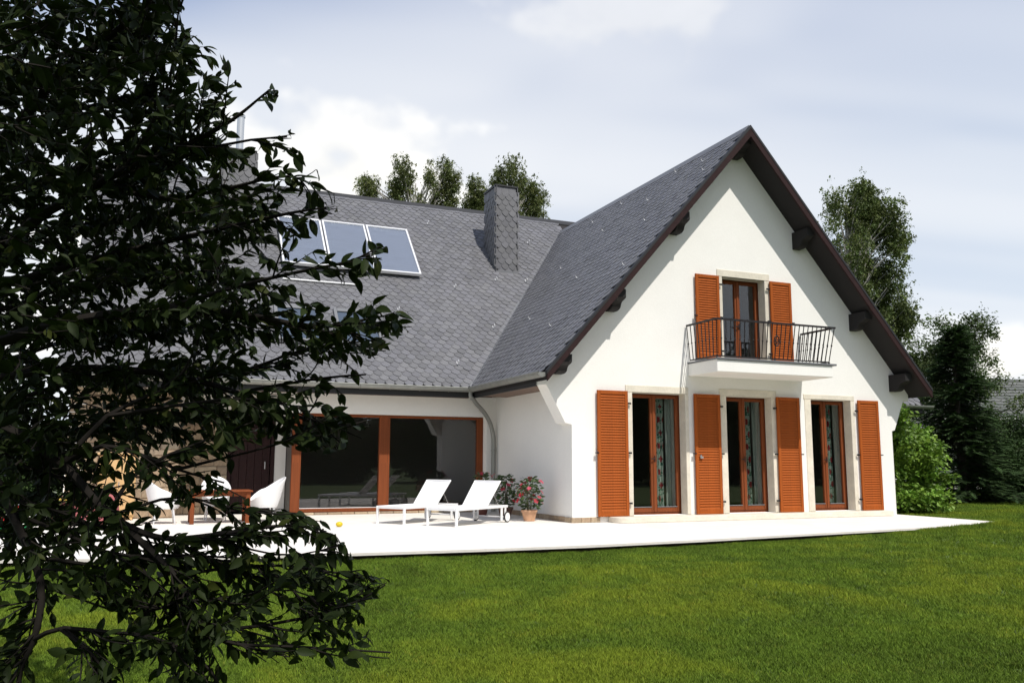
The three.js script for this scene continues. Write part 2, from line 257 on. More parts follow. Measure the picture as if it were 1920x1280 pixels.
    mesh('handle', [bb(c + 0.0, c + 0.02, (y0 + y1) / 2 - 0.17, (y0 + y1) / 2 - 0.05, z + 0.034, z + 0.046, 0.003), bb(c - 0.085, c + 0.01, (y0 + y1) / 2 - 0.12, (y0 + y1) / 2 - 0.1, z + 0.05, z + 0.068, 0.004)], M.iron, g);
  };
  for (const o of openings) frenchWindow(...o);
  // louvred shutters folded back against the wall
  const slatCache = new Map();
  const shutter = (x0, x1, y0, y1, hingeLeft, lock) => {
    const g = group('shutter', house), z0 = 0.032, z1 = 0.074, s = 0.062, w = x1 - x0 - 2 * s;
    mesh('frame', [bb(x0, x0 + s, y0, y1, z0, z1), bb(x1 - s, x1, y0, y1, z0, z1), bb(x0 + s, x1 - s, y0, y0 + 0.1, z0 + 0.001, z1 - 0.001), bb(x0 + s, x1 - s, y1 - 0.07, y1, z0 + 0.001, z1 - 0.001)], M.wood, g);
    mesh('backing', bx(x0 + s, x1 - s, y0 + 0.1, y1 - 0.07, z0, z0 + 0.006), M.wood, g);
    const key = w.toFixed(3); if (!slatCache.has(key)) slatCache.set(key, bevelBox(w, 0.064, 0.011, 0.003).rotateX(-0.36));
    const n = Math.round((y1 - y0 - 0.17) / 0.048), st = (y1 - y0 - 0.17) / n;
    for (let i = 0; i < n; i++) mesh('slat', slatCache.get(key), M.wood, g).position.set((x0 + x1) / 2, y0 + 0.1 + (i + 0.5) * st, 0.054);
    const hx = hingeLeft ? x0 : x1, k = hingeLeft ? -1 : 1;
    for (const q of [0.1, 0.5, 0.9]) mesh('hinge', bb(Math.min(hx, hx + k * 0.075), Math.max(hx, hx + k * 0.075), lerp(y0, y1, q) - 0.016, lerp(y0, y1, q) + 0.016, 0.034, 0.062, 0.004), M.iron, g);
    const ox = hingeLeft ? x1 : x0; mesh('shutter_stay', bb(Math.min(ox, ox - k * 0.06), Math.max(ox, ox - k * 0.06), lerp(y0, y1, 0.5) - 0.01, lerp(y0, y1, 0.5) + 0.01, 0.04, 0.09, 0.003).translate(k * 0.015, 0, 0), M.iron, g);
    if (lock) mesh('latch', [new THREE.CylinderGeometry(0.018, 0.018, 0.03, 10).rotateX(Math.PI / 2).translate(x0 + 0.1, lerp(y0, y1, 0.48), 0.088), bb(x0 + 0.085, x0 + 0.15, lerp(y0, y1, 0.46), lerp(y0, y1, 0.475), 0.08, 0.1, 0.003)], M.steel, g);
  };
  shutter(0.487, 1.117, 0.10, 2.35, false); shutter(2.566, 3.157, 0.10, 2.35, false, true); shutter(4.511, 5.082, 0.10, 2.35, true); shutter(6.615, 7.169, 0.10, 2.35, true);
  shutter(2.67, 3.22, 3.04, 4.69, false); shutter(4.46, 4.99, 3.04, 4.69, true);
  // door step
  const stp = new THREE.Shape(); stp.moveTo(0.72, 0); stp.lineTo(0.72, -0.12); stp.quadraticCurveTo(0.72, -0.38, 0.98, -0.38); stp.lineTo(6.95, -0.36); stp.quadraticCurveTo(7.2, -0.36, 7.2, -0.12); stp.lineTo(7.2, 0);
  mesh('door_step', uvm(new THREE.ExtrudeGeometry(stp, { depth: 0.075, bevelEnabled: true, bevelSize: 0.01, bevelThickness: 0.01, bevelSegments: 2 }).rotateX(-Math.PI / 2).translate(0, 0.012, 0.028)), M.lime, house);

  // balcony
  const bal = group('balcony', house), bx0 = 2.49, bx1 = 5.20, bz = 0.92;
  mesh('slab', bb(bx0, bx1 - 0.02, 2.69, 2.915, 0.001, bz, 0.01), M.stucco, bal);
  mesh('edge_trim', [bb(bx0 - 0.015, bx1 + 0.06, 2.916, 2.95, 0.002, bz + 0.03, 0.006)], M.zincDull, bal);
  const railY = 3.65, base = 2.985, lean = 0.09;
  const c0 = V3(bx0 + 0.03, base, 0.03), c1 = V3(bx0 + 0.03, base, bz - 0.04), c2 = V3(bx1 - 0.07, base, bz - 0.04), c3 = V3(bx1 - 0.07, base, 0.03);
  const t0 = V3(bx0 - 0.03, railY, 0.03), t1 = V3(bx0 - 0.03, railY, bz + 0.05), t2 = V3(bx1 + 0.02, railY, bz + 0.05), t3 = V3(bx1 + 0.02, railY, 0.03);
  const bar = (a, b, w) => { const d = b.clone().sub(a), L = d.length(); const g = new THREE.BoxGeometry(w, L, w); return uvm(g).applyQuaternion(new THREE.Quaternion().setFromUnitVectors(V3(0, 1, 0), d.normalize())).translate((a.x + b.x) / 2, (a.y + b.y) / 2, (a.z + b.z) / 2); };
  mesh('handrail', [bar(t0, t1, 0.034), bar(t1.clone().add(V3(-0.02, 0, 0)), t2.clone().add(V3(0.02, 0, 0)), 0.034), bar(t2, t3, 0.034)], M.iron, bal);
  mesh('bottom_rail', [bar(c0, c1, 0.022), bar(c1, c2, 0.022), bar(c2, c3, 0.022)], M.iron, bal);
  const collar = new THREE.SphereGeometry(0.016, 8, 6).scale(1, 1.3, 1);
  const rail = (a, b, p, q, n) => { for (let i = 0; i <= n; i++) { const k = i / n, lo = a.clone().lerp(b, k), hi = p.clone().lerp(q, k), mid = lo.clone().lerp(hi, 0.48); mesh('baluster', [bar(lo, hi, 0.0125), collar.clone().translate(mid.x, mid.y, mid.z)], M.iron, bal); } };
  rail(c0, c1, t0, t1, 8); rail(c1, c2, t1, t2, 26); rail(c3, c2, t3, t2, 8);
  for (const p of [c1, c2, c1.clone().lerp(c2, 0.5)]) mesh('foot', bb(p.x - 0.015, p.x + 0.015, 2.951, base, p.z - 0.015, p.z + 0.015, 0.003), M.iron, bal);
  { const m = c1.clone().lerp(c2, 0.5).lerp(t1.clone().lerp(t2, 0.5), 0.5); const e = new THREE.TorusGeometry(0.075, 0.011, 8, 28).scale(0.8, 1.25, 1).rotateX(0.12).translate(m.x + 0.0, m.y, m.z + 0.02); mesh('medallion', [e, new THREE.TorusGeometry(0.035, 0.008, 6, 18).rotateX(0.12).translate(m.x, m.y, m.z + 0.02)], M.iron, bal); }

  // barge boards, purlin ends, ridge
  const barge = (sgn) => { const pts = [[0, 0], [sgn * (xER - XM + 0.02), -TW * (xER - XM + 0.02)], [sgn * (xER - XM + 0.02), -TW * (xER - XM + 0.02) - 0.15], [0, -0.185]]; if (sgn < 0) pts.reverse(); return poly(pts, 0.045).translate(XM, YR - 0.012, OV + 0.002); };
  mesh('barge_board', barge(-1), M.dark, house); mesh('barge_board', barge(1), M.dark, house);
  const verge = (sgn) => { const pts = [[0, 0.035], [sgn * (xER - XM + 0.03), -TW * (xER - XM + 0.03) + 0.035], [sgn * (xER - XM + 0.03), -TW * (xER - XM + 0.03) - 0.03], [0, -0.03]]; if (sgn < 0) pts.reverse(); return poly(pts, 0.09).translate(XM, YR + 0.002, OV - 0.035); };
  mesh('verge_trim', verge(-1), M.black, house); mesh('verge_trim', verge(1), M.black, house);
  const purlin = (x, y, w = 0.17, h = 0.34) => { const s = new THREE.Shape(); s.moveTo(0, 0); s.lineTo(0.44, 0); s.lineTo(0.44, -h * 0.42); s.quadraticCurveTo(0.40, -h * 0.5, 0.33, -h * 0.55); s.quadraticCurveTo(0.26, -h * 0.62, 0.24, -h * 0.85); s.quadraticCurveTo(0.2, -h, 0.1, -h); s.lineTo(0, -h); return uvm(new THREE.ExtrudeGeometry(s, { depth: w, bevelEnabled: true, bevelSize: 0.008, bevelThickness: 0.008, bevelSegments: 1 }).rotateY(-Math.PI / 2).translate(x + w / 2, y, 0.001)); };
  for (const x of [0.80, 2.22]) { mesh('purlin_end', purlin(x, wTop(x) - 0.175), M.deck, house); mesh('purlin_end', purlin(2 * XM - x, wTop(x) - 0.175), M.deck, house); }
  mesh('purlin_end', purlin(-0.30, wTop(-0.30) - 0.17, 0.17, 0.30), M.deck, house); mesh('purlin_end', purlin(2 * XM + 0.22, wTop(-0.30) - 0.17, 0.17, 0.34), M.deck, house);
  mesh('purlin_end', purlin(XM, YR - 0.17, 0.17, 0.32), M.deck, house);

  // eaves: soffit boards, fascia, half-round zinc gutters, downpipe
  for (let i = 0; i < 5; i++) mesh('soffit_plank', bb(-0.665 + i * 0.132, -0.665 + i * 0.132 + 0.128, 2.405, 2.425, -3.05, -0.382, 0.004), M.plank, house);
  mesh('fascia', bb(-0.715, -0.672, 2.38, 2.56, -3.1, -0.0, 0.004), M.black, house);
  for (let i = 0; i < 3; i++) mesh('soffit_plank', bb(-8.4, -0.672, 2.405, 2.425, -3.64 + i * 0.15, -3.64 + i * 0.15 + 0.146, 0.004), M.plank, house);
  mesh('fascia', bb(-8.45, -0.672, 2.38, 2.56, EZ - 0.01, EZ + 0.035, 0.004), M.black, house);
  mesh('fascia', bb(7.6, 12.05, 2.38, 2.56, EZ - 0.01, EZ + 0.035, 0.004), M.black, house);
  const gutterShape = () => { const s = new THREE.Shape(); s.absarc(0, 0, 0.085, Math.PI, 2 * Math.PI, false); s.lineTo(0.072, 0); s.absarc(0, 0, 0.072, 2 * Math.PI, Math.PI, true); s.closePath(); return s; };
  const gutter = (L) => new THREE.ExtrudeGeometry(gutterShape(), { depth: L, bevelEnabled: false, curveSegments: 14 });
  const GX = -0.80, GZ = EZ + 0.115, GYy = 2.575;
  const gA = group('gutter', house); mesh('channel', gutter(0.5 - GZ + 0.0).translate(GX, GYy, GZ), M.zinc, gA); mesh('rim', tube([[GX - 0.085, GYy + 0.003, GZ + 0.08], [GX - 0.085, GYy + 0.003, 0.5]], 0.011, 2, 6), M.zinc, gA);
  mesh('end_cap', new THREE.CircleGeometry(0.08, 16, Math.PI, Math.PI).translate(GX, GYy, 0.5), M.zinc, gA);
  const gB = group('gutter', house); mesh('channel', gutter(GX + 0.06 - XL).rotateY(Math.PI / 2).translate(XL, GYy, GZ), M.zinc, gB); mesh('rim', tube([[XL, GYy + 0.003, GZ + 0.085], [GX - 0.085, GYy + 0.003, GZ + 0.085]], 0.011, 2, 6), M.zinc, gB);
  for (let x = -8.1; x < -0.9; x += 0.62) mesh('gutter_bracket', new THREE.TorusGeometry(0.09, 0.006, 5, 12, Math.PI).rotateX(Math.PI).rotateY(Math.PI / 2).translate(x, GYy, GZ), M.zinc, gB);
  const gC = group('gutter', house); mesh('channel', gutter(4.55).rotateY(Math.PI / 2).translate(7.75, GYy, GZ), M.zinc, gC);
  const gD = group('gutter', house); mesh('channel', gutter(3.5).translate(xER + 0.09, GYy, GZ), M.zinc, gD);
  const dp = group('downpipe', house);
  mesh('pipe', tube([[GX, GYy - 0.07, GZ], [GX, 2.40, GZ], [GX + 0.06, 2.36, GZ - 0.03], [-0.62, 2.27, -3.22], [-0.36, 2.08, -3.40], [-0.19, 1.86, -3.5], [-0.105, 1.6, -3.545], [-0.095, 1.35, -3.55], [-0.095, 0.7, -3.55], [-0.095, 0.02, -3.55]], 0.046, 70, 12), M.zinc, dp);
  for (const y of [1.3, 0.4]) mesh('pipe_clip', [new THREE.TorusGeometry(0.05, 0.008, 6, 16).rotateX(Math.PI / 2).translate(-0.095, y, -3.55), bx(-0.1, -0.09, y - 0.01, y + 0.01, MZ, -3.6)], M.zinc, dp);

  // big sliding patio door
  const pd = group('patio_door', house), py0 = 0.05, py1 = 2.012, pz = DZ + 0.1;
  mesh('post', bb(-4.29, -4.11, py0, py1, DZ, pz), M.frame, pd); mesh('post', bb(-2.52, -2.30, py0, py1, DZ, pz + 0.012), M.frame, pd); mesh('post', bb(-0.36, -0.222, py0, py1, DZ, pz), M.frame, pd);
  for (const [a, b] of [[-4.11, -2.52], [-2.30, -0.36]]) { mesh('top_rail', bb(a, b, py1 - 0.05, py1, DZ, pz - 0.004), M.frame, pd); mesh('bottom_rail', bb(a, b, py0, py0 + 0.075, DZ, pz - 0.004), M.frame, pd); mesh('sill_strip', bb(a, b, py0 + 0.075, py0 + 0.085, DZ + 0.02, pz - 0.008, 0.002), M.alu, pd); mesh('pane', bx(a - 0.01, b + 0.01, py0 + 0.08, py1 - 0.045, DZ + 0.04, DZ + 0.046), M.glass, pd); }
  // glazed return, entrance recess with brown door, stone walls
  const rt = group('side_window', house);
  mesh('post', bb(-4.29, -4.2, 0.05, 2.02, -4.62, -4.54), M.frame, rt); mesh('rail', [bb(-4.28, -4.21, 0.05, 0.13, -4.54, DZ - 0.002), bb(-4.28, -4.21, 1.95, 2.02, -4.54, DZ - 0.002)], M.frame, rt); mesh('pane', bx(-4.25, -4.245, 0.12, 1.96, -4.54, DZ - 0.002), M.glass, rt);
  mesh('entrance_wall', bx(-6.4, -4.2, 2.06, 2.44, -4.9, -4.62), M.stucco, house);
  mesh('entrance_wall', bx(-4.6, -4.295, 0, 2.06, -4.9, -4.66), M.stucco, house);
  mesh('entrance_ceiling', bx(-6.4, -4.3, 2.425, 2.445, -4.7, -3.66), M.plank, house);
  const ed = group('entrance_door', house);
  for (let i = 0; i < 5; i++) mesh('plank', bb(-5.36 + i * 0.15, -5.214 + i * 0.15, 0.05, 2.0, -4.72, -4.68, 0.005), M.dark, ed);
  mesh('frame', [bb(-5.44, -5.37, 0, 2.06, -4.74, -4.64), bb(-4.60, -4.52, 0, 2.06, -4.74, -4.64), bb(-5.37, -4.60, 2.0, 2.06, -4.74, -4.642)], M.dark, ed);
  mesh('handle', bb(-4.72, -4.70, 0.9, 1.05, -4.68, -4.62, 0.004), M.steel, ed);
  const stoneWall = (nm, x0, x1, z, y1, seed, flip) => {
    const g = group(nm, house), r = rng(seed); mesh('mortar', bx(x0, x1, 0, y1, z - 0.3, z - 0.02), M.mortar, g);
    for (let y = 0.005; y < y1 - 0.06;) { const h = Math.min(0.11 + r() * 0.1, y1 - y); for (let x = x0; x < x1 - 0.02;) { let w = 0.16 + r() * 0.3; if (x + w > x1 - 0.12) w = x1 - x; const p = r() * 0.018; mesh('stone', bb(x + 0.006, x + w - 0.006, y + 0.006, y + h - 0.006, z - 0.1, z + p, 0.012), stoneMats[Math.floor(r() * 5)], g); x += w; } y += h; }
    if (flip) for (let y = 0.005; y < y1 - 0.06;) { const h = Math.min(0.12 + r() * 0.09, y1 - y); for (let q = z - 0.1; q > z - 0.85;) { const w = 0.2 + r() * 0.25; mesh('stone', bb(x1 - 0.1, x1 + r() * 0.018, y + 0.006, y + h - 0.006, q - w + 0.006, q - 0.006, 0.012), stoneMats[Math.floor(r() * 5)], g); q -= w; } y += h; }
  };
  stoneWall('stone_wall', -8.3, -6.4, -3.8, 2.40, 5, true); stoneWall('stone_wall', -6.4, -5.44, -4.66, 2.42, 6, false);
  mesh('recess_side_wall', bx(-6.7, -6.45, 0, 2.4, -4.9, -4.12), M.mortar, house);
  mesh('lintel_band', bx(-8.3, -4.6, 2.40, 2.44, -4.1, -3.66), M.stucco, house);
}

// ---------- slate roofs ----------
const SW = 0.20, SE = 0.142, SL = 0.27;
const slateShape = (() => { const s = new THREE.Shape(), w = SW / 2 - 0.0015; s.moveTo(-w, 0); s.lineTo(w, 0); s.lineTo(w, -SL + 0.115); s.quadraticCurveTo(w * 0.85, -SL + 0.05, 0.02, -SL); s.quadraticCurveTo(-w * 0.8, -SL + 0.045, -w, -SL + 0.115); s.closePath(); return s; })();
const slateGeo = uvm(new THREE.ExtrudeGeometry(slateShape, { depth: 0.014, bevelEnabled: false, curveSegments: 4 }));
{
  const ridgeDeck = (pts, depth) => poly(pts, depth);
  const wingRoof = mesh('wing_roof', poly([[xEL, EY], [xEL, EY - roofT], [XM, YR - roofT], [xER, EY - roofT], [xER, EY], [XM, YR]].reverse(), OV + 8.3).translate(0, 0, -8.3), M.deck, house);
  const mainRoof = mesh('main_roof', poly([[-EZ, EY], [-EZ, EY - 0.14], [-MRZ, MRY - 0.14], [-MRZ * 2 + EZ, EY - 0.14], [-MRZ * 2 + EZ, EY], [-MRZ, MRY]].map(([a, b]) => [a, b]), XR - XL).rotateY(Math.PI / 2).translate(XL, 0, 0), M.deck, house);
  const all = []; const r = rng(99);
  // place slates on a plane: origin at the eave, ax along it, up the slope, nrm outwards
  const lay = (roof, o, ax, up, nrm, len, height, keep) => {
    const rot = new THREE.Matrix4().makeBasis(ax, up, nrm), q0 = new THREE.Quaternion().setFromRotationMatrix(rot), tilt = QE(-0.075, 0, 0);
    for (let j = 0; j * SE < height - 0.02; j++) for (let i = -1; i * SW < len + SW; i++) {
      const a = i * SW + (j % 2) * SW / 2, top = Math.min(j * SE + SE * 0.4 + SL - SE, height);
      if (a < 0.06 || a > len - 0.06) continue;
      const p = o.clone().addScaledVector(ax, a).addScaledVector(up, top).addScaledVector(nrm, 0.006 + r() * 0.003); if (!keep(p, a, top)) continue;
      const q = q0.clone().multiply(tilt).multiply(QE((r() - 0.5) * 0.03, (r() - 0.5) * 0.02, (r() - 0.5) * 0.03));
      all.push({ roof, m: MX(p, q, 1), p, k: 0.86 + 0.28 * r() + 0.14 * (fbm(a * 0.9 + 20, top * 0.9 + 20, 999, 3, 8) - 0.5), b: r(), d: p.distanceTo(CAM) });
    }
  };
  const upM = V3(0, TM, -1).normalize(), nM = V3(0, 1, TM).normalize();
  const panelsClear = (p) => true;
  lay(mainRoof, V3(XL, EY, EZ), V3(1, 0, 0), upM, nM, XR - XL, Math.hypot(MRY - EY, EZ - MRZ), (p) => (p.x < XM ? wTop(p.x) < p.y - 0.02 || p.x < xEL : p.x > xER - 0.3 ? p.x > 7.7 : false) && !(p.x > 1.02 && p.x < 1.62 && p.y > 5.95 && p.z > -7.1) && !(p.x > -5.71 && p.x < -5.01 && p.y > 5.98 && p.z > -7.15));
  const upW = V3(1, TW, 0).normalize(), nW = V3(-TW, 1, 0).normalize();
  lay(wingRoof, V3(xEL, EY, -8.3), V3(0, 0, 1), upW.clone(), V3().crossVectors(V3(0, 0, 1), upW), OV + 8.3, Math.hypot(YR - EY, XM - xEL), (p) => mTop(p.z) < p.y - 0.02 || p.z > EZ);
  // chimneys, slate clad
  const chimney = (x0, x1, z0, z1, y1) => {
    const c = group('chimney', house); mesh('stack', bx(x0, x1, mTop(z1) - 0.6, y1, z0, z1), M.black, c);
    mesh('cap', bb(x0 - 0.05, x1 + 0.05, y1, y1 + 0.05, z0 - 0.05, z1 + 0.05, 0.01), M.black, c); mesh('flashing', bb(x0 - 0.03, x1 + 0.03, mTop(z1) - 0.02, mTop(z1) + 0.03, z1 + 0.002, z1 + 0.05, 0.004), M.zincDull, c);
    lay(c, V3(x0 - 0.06, mTop(z1), z1), V3(1, 0, 0), V3(0, 1, 0), V3(0, 0, 1), x1 - x0 + 0.12, y1 - mTop(z1), () => true);
    lay(c, V3(x0, mTop(z1) - 0.05, z0 - 0.06), V3(0, 0, 1), V3(0, 1, 0), V3(-1, 0, 0), z1 - z0 + 0.12, y1 - mTop(z1) + 0.05, (p) => p.y > mTop(p.z) + 0.05);
    lay(c, V3(x1, mTop(z1) - 0.05, z1 + 0.06), V3(0, 0, -1), V3(0, 1, 0), V3(1, 0, 0), z1 - z0 + 0.12, y1 - mTop(z1) + 0.05, (p) => p.y > mTop(p.z) + 0.05);
    return c;
  };
  chimney(1.04, 1.60, -7.1, -6.34, 8.17); const c2 = chimney(-5.69, -5.03, -7.15, -6.4, 8.2);
  mesh('flue', [new THREE.CylinderGeometry(0.085, 0.085, 0.95, 18).translate(-5.35, 8.7, -6.75), new THREE.CylinderGeometry(0.1, 0.1, 0.05, 18).translate(-5.35, 9.18, -6.75)], M.steel, c2);
  const vis = all.filter((s) => s.p.x > -3.2 && s.p.z > -8 && s.roof === mainRoof && s.p.x < 1).sort((a, b) => a.d - b.d);
  const wv = all.filter((s) => s.roof === wingRoof && s.p.z > -3.0).sort((a, b) => a.d - b.d);
  const single = new Set([...vis.slice(0, 190), ...wv.slice(0, 110)]);
  for (const s of single) { const o = mesh('slate', slateGeo, slateMats[Math.floor(s.b * 5)], s.roof); o.applyMatrix4(s.m); }
  for (const roof of new Set(all.map((s) => s.roof))) { const l = all.filter((s) => s.roof === roof && !single.has(s)); inst('slates', slateGeo, slateI, roof, l.map((s) => s.m), l.map((s) => new THREE.Color().setRGB(s.k, s.k * 1.0, s.k * (0.98 + 0.05 * s.b)))); }
  // ridges and valley
  mesh('ridge_cap', poly([[-0.13, -0.13 * TM + 0.03], [0, 0.035], [0.13, -0.13 * TM + 0.03], [0.13, -0.13 * TM], [0, 0.0], [-0.13, -0.13 * TM]].map(([a, b]) => [a - MRZ, b + MRY + 0.02]), XR - XL).rotateY(Math.PI / 2).translate(XL, 0, 0), M.black, house);
  mesh('ridge_cap', poly([[-0.12, -0.12 * TW + 0.03], [0, 0.035], [0.12, -0.12 * TW + 0.03], [0.12, -0.12 * TW], [0, 0], [-0.12, -0.12 * TW]].reverse().map(([a, b]) => [a + XM, b + YR + 0.02]), OV + 8.0).translate(0, 0, -8.0), M.zincDull, house);
  const a = V3(xEL - 0.02, EY, EZ), zEnd = EZ - (YR - EY) / TM, b = V3(XM, YR, zEnd), dir = b.clone().sub(a).normalize();
  const strip = (side) => { const off = side > 0 ? V3().crossVectors(dir, V3(-TW, 1, 0).normalize()) : V3().crossVectors(nM, dir); if ((side > 0 && off.z < 0) || (side < 0 && off.x > 0)) off.negate(); const n = side > 0 ? V3(-TW, 1, 0).normalize() : nM; const p = [a, b, b.clone().addScaledVector(off, 0.085), a.clone().addScaledVector(off, 0.085)].map((q) => q.clone().addScaledVector(n, 0.03)); const low = p.map((q) => q.clone().addScaledVector(n, -0.02)); const g = new THREE.BufferGeometry(); const pp = [p[0], p[1], p[2], p[0], p[2], p[3], p[3], p[2], low[2], p[3], low[2], low[3]]; g.setAttribute('position', new THREE.Float32BufferAttribute(pp.flatMap((q) => q.toArray()), 3)); return uvm(g); };
  mesh('valley_flashing', [strip(1), strip(-1)], new THREE.MeshStandardMaterial({ color: new THREE.Color().setRGB(0.15, 0.155, 0.165), roughness: 0.6, metalness: 0.3, side: THREE.DoubleSide }), house);
  // snow hooks
  const hook = (n) => tube([[0, 0.012, 0.1], [0, 0.0, 0.02], [0, 0.05, -0.03], [0, 0.11, 0.0], [0, 0.10, 0.05]], 0.007, 12, 5);
  const hooksW = [[0.2, -1.2], [1.1, 0.1], [1.3, -2.2], [2.2, -0.9], [2.6, -3.4], [2.9, -1.9], [3.3, -0.4], [3.35, -3.8], [3.2, -5.0], [1.9, -4.2], [0.6, -3.1], [2.95, 0.1], [3.45, -1.6]];
  for (const [x, z] of hooksW) { const o = mesh('roof_hook', hook(), M.alu, house); const q = new THREE.Quaternion().setFromRotationMatrix(new THREE.Matrix4().makeBasis(V3(0, 0, 1), V3(-TW, 1, 0).normalize(), V3(-1, -TW, 0).normalize().negate())); o.quaternion.copy(q); o.position.set(x, wTop(x), z).addScaledVector(V3(-TW, 1, 0).normalize(), 0.03); }
  for (const [x, y] of [[-0.3, 5.2], [0.9, 5.55], [1.75, 5.6], [0.3, 4.1], [-0.4, 7.3], [2.4, 7.0], [-1.9, 4.4], [-0.9, 3.1]]) { const z = EZ - (y - EY) / TM, o = mesh('roof_hook', hook(), M.alu, house); o.quaternion.setFromRotationMatrix(new THREE.Matrix4().makeBasis(V3(-1, 0, 0), nM, upM)); o.position.set(x, y, z).addScaledVector(nM, 0.03); }
  // skylights, rail
  const onRoof = (o, x, y, h) => { o.quaternion.setFromRotationMatrix(new THREE.Matrix4().makeBasis(V3(1, 0, 0), upM, nM)); o.position.set(x, y, EZ - (y - EY) / TM).addScaledVector(nM, h); return o; };
  for (const x of [-2.915, -4.18]) { const s = onRoof(group('skylight', house), x, 3.41, 0.0), w = 0.48, L = 1.25; mesh('frame', [bb(-w, -w + 0.075, 0.06, L, 0, 0.085), bb(w - 0.075, w, 0.06, L, 0, 0.085), bb(-w + 0.075, w - 0.075, L - 0.1, L, 0, 0.084), bb(-w + 0.075, w - 0.075, 0.06, 0.13, 0, 0.084)], M.zincDull, s); mesh('pane', bx(-w + 0.07, w - 0.07, 0.12, L - 0.09, 0.05, 0.056), phys({ color: [0.05, 0.07, 0.10], roughness: 0.02, clearcoat: 1 }), s); mesh('apron', bb(-w - 0.02, w + 0.02, -0.02, 0.058, 0.012, 0.06), M.black, s); }
  const sr = onRoof(group('roof_rail', house), -3.45, 5.02, 0.0); mesh('bar', bb(-0.95, 0.75, 0, 0.035, 0.05, 0.075, 0.004), M.white, sr); for (const x of [-0.8, 0, 0.7]) mesh('foot', bb(x - 0.015, x + 0.015, 0.005, 0.03, 0.0, 0.05, 0.003), M.white, sr);
  // solar collectors, one by one
  const names = ['leftmost of the three framed solar collectors, its corner behind leaves', 'middle one of the three framed solar collectors on the slate roof', 'rightmost of the three framed solar collectors, nearest the tall slate chimney'];
  [[-4.38, -3.335], [-3.30, -2.235], [-2.20, -1.12]].forEach(([x0, x1], i) => {
    const s = onRoof(group('solar_collector', scene), x0, 5.40, 0.10), w = x1 - x0, L = 2.02;
    mesh('frame', [bb(0, 0.045, 0, L, 0, 0.085), bb(w - 0.045, w, 0, L, 0, 0.085), bb(0.045, w - 0.045, 0, 0.045, 0.001, 0.084), bb(0.045, w - 0.045, L - 0.045, L, 0.001, 0.084)], M.alu, s);
    mesh('absorber', bx(0.04, w - 0.04, 0.04, L - 0.04, 0.02, 0.05), mat({ map: T.absorb, roughness: 0.35 }), s); mesh('cover_glass', bx(0.04, w - 0.04, 0.04, L - 0.04, 0.068, 0.072), phys({ color: [1, 1, 1], transmission: 1, thickness: 0, roughness: 0.12, ior: 1.6 }), s);
    for (const x of [0.15, w - 0.15]) mesh('mount', bb(x - 0.02, x + 0.02, 0.1, 0.16, -0.1, 0), M.alu, s), mesh('mount', bb(x - 0.02, x + 0.02, L - 0.16, L - 0.1, -0.1, 0), M.alu, s);
    tag(s, names[i], 'solar collector', 'solar collectors on the main roof');
  });
}

// ---------- curtains behind the French windows ----------
{
  const cv = document.createElement('canvas'); cv.width = 256; cv.height = 512; const c = cv.getContext('2d'), r = rng(3);
  c.fillStyle = '#9db2a4'; c.fillRect(0, 0, 256, 512);
  for (let y = 0; y < 4; y++) for (let x = 0; x < 2; x++) {
    const X = 64 + x * 128 + (y % 2) * 30, Y = 64 + y * 128;
    c.fillStyle = '#2b6650'; for (let i = 0; i < 9; i++) { c.beginPath(); c.ellipse(X + (r() - 0.5) * 110, Y + 30 + (r() - 0.5) * 90, 20, 8, r() * 3, 0, 7); c.fill(); }
    c.fillStyle = '#64876a'; for (let i = 0; i < 5; i++) { c.beginPath(); c.ellipse(X + (r() - 0.5) * 120, Y + (r() - 0.5) * 120, 13, 6, r() * 3, 0, 7); c.fill(); }
    c.fillStyle = '#8a1f26'; for (let i = 0; i < 6; i++) { c.beginPath(); c.ellipse(X + Math.cos(i * 1.05) * 20, Y + Math.sin(i * 1.05) * 18, 17, 12, i * 1.05, 0, 7); c.fill(); }
    c.fillStyle = '#7c1620'; c.beginPath(); c.arc(X, Y, 9, 0, 7); c.fill();
  }
  const print = new THREE.CanvasTexture(cv); print.colorSpace = THREE.SRGBColorSpace; print.wrapS = print.wrapT = THREE.RepeatWrapping;
  const cloth = (x0, x1, y0, y1, z, folds, amp) => { const nx = 40, ny = 6, g = new THREE.PlaneGeometry(1, 1, nx, ny), P = g.attributes.position, U = g.attributes.uv, w = (x1 - x0) * 2.0; for (let i = 0; i < P.count; i++) { const u = P.getX(i) + 0.5, v = P.getY(i) + 0.5; P.setXYZ(i, lerp(x0, x1, u) + 0.006 * Math.sin(v * 5 + u * 9), lerp(y0, y1, v), z + amp * Math.sin(u * folds * 2 * Math.PI) * (0.8 + 0.2 * v)); U.setXY(i, u * w / 0.5, (lerp(y0, y1, v)) / 1.0); } g.computeVertexNormals(); return g; };
  const mp = new THREE.MeshPhysicalMaterial({ map: print, roughness: 1, transmission: 0.25, thickness: 0, side: THREE.DoubleSide });
  const ms = phys({ color: [0.27, 0.34, 0.29], roughness: 1, transmission: 0.35, thickness: 0 });
  const lab = ['window beside the leftmost louvred shutter', 'window under the balcony', 'window beside the rightmost louvred shutter'];
  [[1.24, 2.40], [3.34, 4.43], [5.42, 6.47]].forEach(([x0, x1], i) => {
    const a = lerp(x0, x1, [0.71, 0.745, 0.80][i]), b = lerp(x0, x1, [0.855, 0.88, 0.935][i]);
    tag(mesh('patterned_curtain', cloth(a, b, 0.1, 2.42, -0.52, 3, 0.035), mp, scene), `green and red flowered curtain in the ${lab[i]}`, 'curtain', 'flowered curtains');
    tag(mesh('sheer_curtain', cloth(b + 0.01, x1 + 0.1, 0.1, 2.42, -0.47, 3, 0.02), ms, scene), `pale green sheer curtain in the ${lab[i]}`, 'curtain', 'sheer curtains');
  });
}

